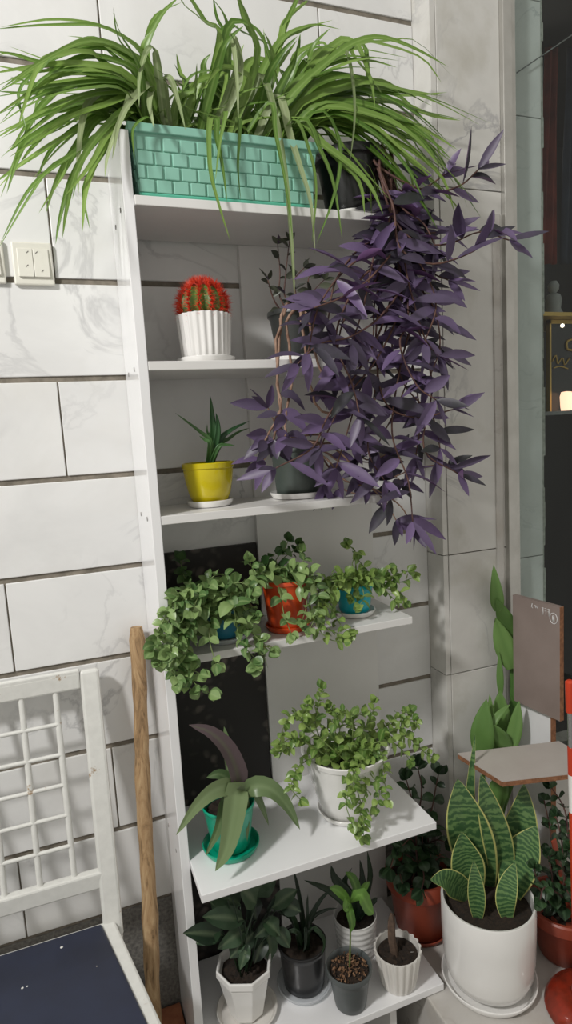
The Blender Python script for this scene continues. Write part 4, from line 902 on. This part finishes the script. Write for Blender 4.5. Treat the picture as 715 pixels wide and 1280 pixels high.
# ------------------------------------------------------------------ inside the shop window
YI=.34
p=W(690,350,Y=YI); sh=W(700,514,Y=YI)
mb=MB(); box(mb,1.30,1.95,YI-.10,YI+.18,sh.z-.012,sh.z); tag(mb.build('display_shelf',MT['alu_dark'],smooth=False,bevel=.001),'narrow display shelf inside the shop window','shelf','display shelves in the shop window')
s1=W(700,398,Y=YI).z
mb=MB(); box(mb,1.30,1.95,YI-.10,YI+.18,s1-.012,s1); tag(mb.build('display_shelf',MT['gold'],smooth=False,bevel=.001),'gold edged upper display shelf inside the shop window above the black sign','shelf','display shelves in the shop window')
b=W(692,398,Y=YI); mb=MB()
lathe(mb,(b.x,b.y,s1),[(.030,0),(.032,.01),(.022,.03),(.026,.06),(.02,.075),(.008,.08),(.016,.09),(.018,.105),(.010,.118),(.001,.12)],24,cap0=True)
tag(mb.build('figurine',MT['figurine']),'pale grey figurine on the upper shelf inside the shop window','figurine')
a0=W(688,405,Y=YI-.04); a1=W(760,405,Y=YI-.04); z0=W(690,462,Y=YI-.04).z
sg=thing('sign_board','black sign with gold frame and gold lettering inside the shop window','sign',((a0.x+a1.x)/2,YI-.04,sh.z))
mb=MB(); box(mb,a0.x,a1.x,YI-.04,YI-.028,sh.z,s1-.013); mb.build('panel',MT['signblack'],sg,smooth=False)
mb=MB(); box(mb,a0.x-.006,a1.x,YI-.044,YI-.028,s1-.025,s1-.013); box(mb,a0.x-.006,a0.x,YI-.044,YI-.028,sh.z,s1-.013); mb.build('frame',MT['gold'],sg,smooth=False)
mb=MB(); 
def wst(pts,r=.0022): tube(mb,spline([W(x,y,Y=YI-.043) for x,y in pts],14),r,6)
wst([(716,424),(709,427),(709,436),(716,438)],.004)
wst([(690,452),(695,444),(697,455),(703,447),(706,456),(712,447)]); wst([(692,460),(700,458),(710,461)])
mb.build('lettering',MT['gold'],sg,angle=0)
lp=W(703,407,Y=YI-.075); mb=MB(); lathe(mb,lp,[(.0008,-.006),(.005,-.004),(.006,0),(.005,.004),(.0008,.006)],16); tag(mb.build('lamp_glint',MT['lamp']),'tiny round glowing dot standing in for a lamp reflection above the black sign in the shop window','lamp')  # glowing bead imitates a lamp's reflection, no fitting here
cp=W(708,496,Y=YI-.07); mb=MB(); lathe(mb,(cp.x,cp.y,sh.z),[(.016,0),(.018,.01),(.020,.045),(.016,.06),(.001,.062)],20,cap0=True); tag(mb.build('lantern',emis('lantern_glow',(1,.62,.42,1),1.6)),'small glowing pinkish lantern on the lower shelf in the shop window','lantern')
for k,(x,mt,lb) in enumerate(((690,'cloth_red','dark red cloth hanging high inside the shop window'),(718,'cloth_blue','dark blue cloth hanging high inside the shop window beside the red one'))):
    tp=W(x,60,Y=.5); bt=W(x-6,330,Y=.5); mb=MB(); n=14; vs=[]; fs=[]
    for j in range(13):
        for i in range(n+1):
            u=i/n; q=tp.lerp(bt,j/12); vs.append(q+V(((u-.5)*.06*(1+.3*j/12),.008*math.sin(u*14+j*.2),0)))
    for j in range(12):
        for i in range(n): fs.append((j*(n+1)+i,j*(n+1)+i+1,(j+1)*(n+1)+i+1,(j+1)*(n+1)+i))
    mb.add(vs,fs); o=mb.build('hanging_cloth',MT[mt]); o['group']='cloths hanging in the shop window'; so=o.modifiers.new('s','SOLIDIFY'); so.thickness=.002; tag(o,lb,'cloth')
mb=MB(); tube(mb,[W(646,91,Y=-.050),W(738,28,Y=-.050)],.0016,6); tag(mb.build('cable',MT['alu_dark']),'thin dark cable slanting across the window just inside the glass','cable')

# ------------------------------------------------------------------ light
def lamp(name, loc, energy, size, color, target):
    ld=bpy.data.lights.new(name,'AREA'); ld.shape='DISK'; ld.size=size; ld.energy=energy; ld.color=color
    o=bpy.data.objects.new(name,ld); COL.objects.link(o); o.location=loc
    o.rotation_euler=(V(target)-V(loc)).to_track_quat('-Z','Y').to_euler(); return o
lamp('ceiling_light',(-1.5,-1.35,1.45),57,.30,(1,.98,.95),(.25,-.1,-.2))
lamp('shop_fill',(1.9,.8,1.2),5,.3,(1,.9,.8),(1.6,.5,-.3))  # unseen lamp added to lift the dark shop interior
w=bpy.data.worlds.new('world'); bpy.context.scene.world=w; w.use_nodes=True
bg=w.node_tree.nodes['Background']; bg.inputs[0].default_value=(1,.965,.88,1); bg.inputs[1].default_value=.47
sc=bpy.context.scene; sc.view_settings.view_transform='Standard'; sc.view_settings.look='None'; sc.view_settings.exposure=0; sc.view_settings.gamma=1
try: sc.view_settings.use_curve_mapping=False
except Exception: pass
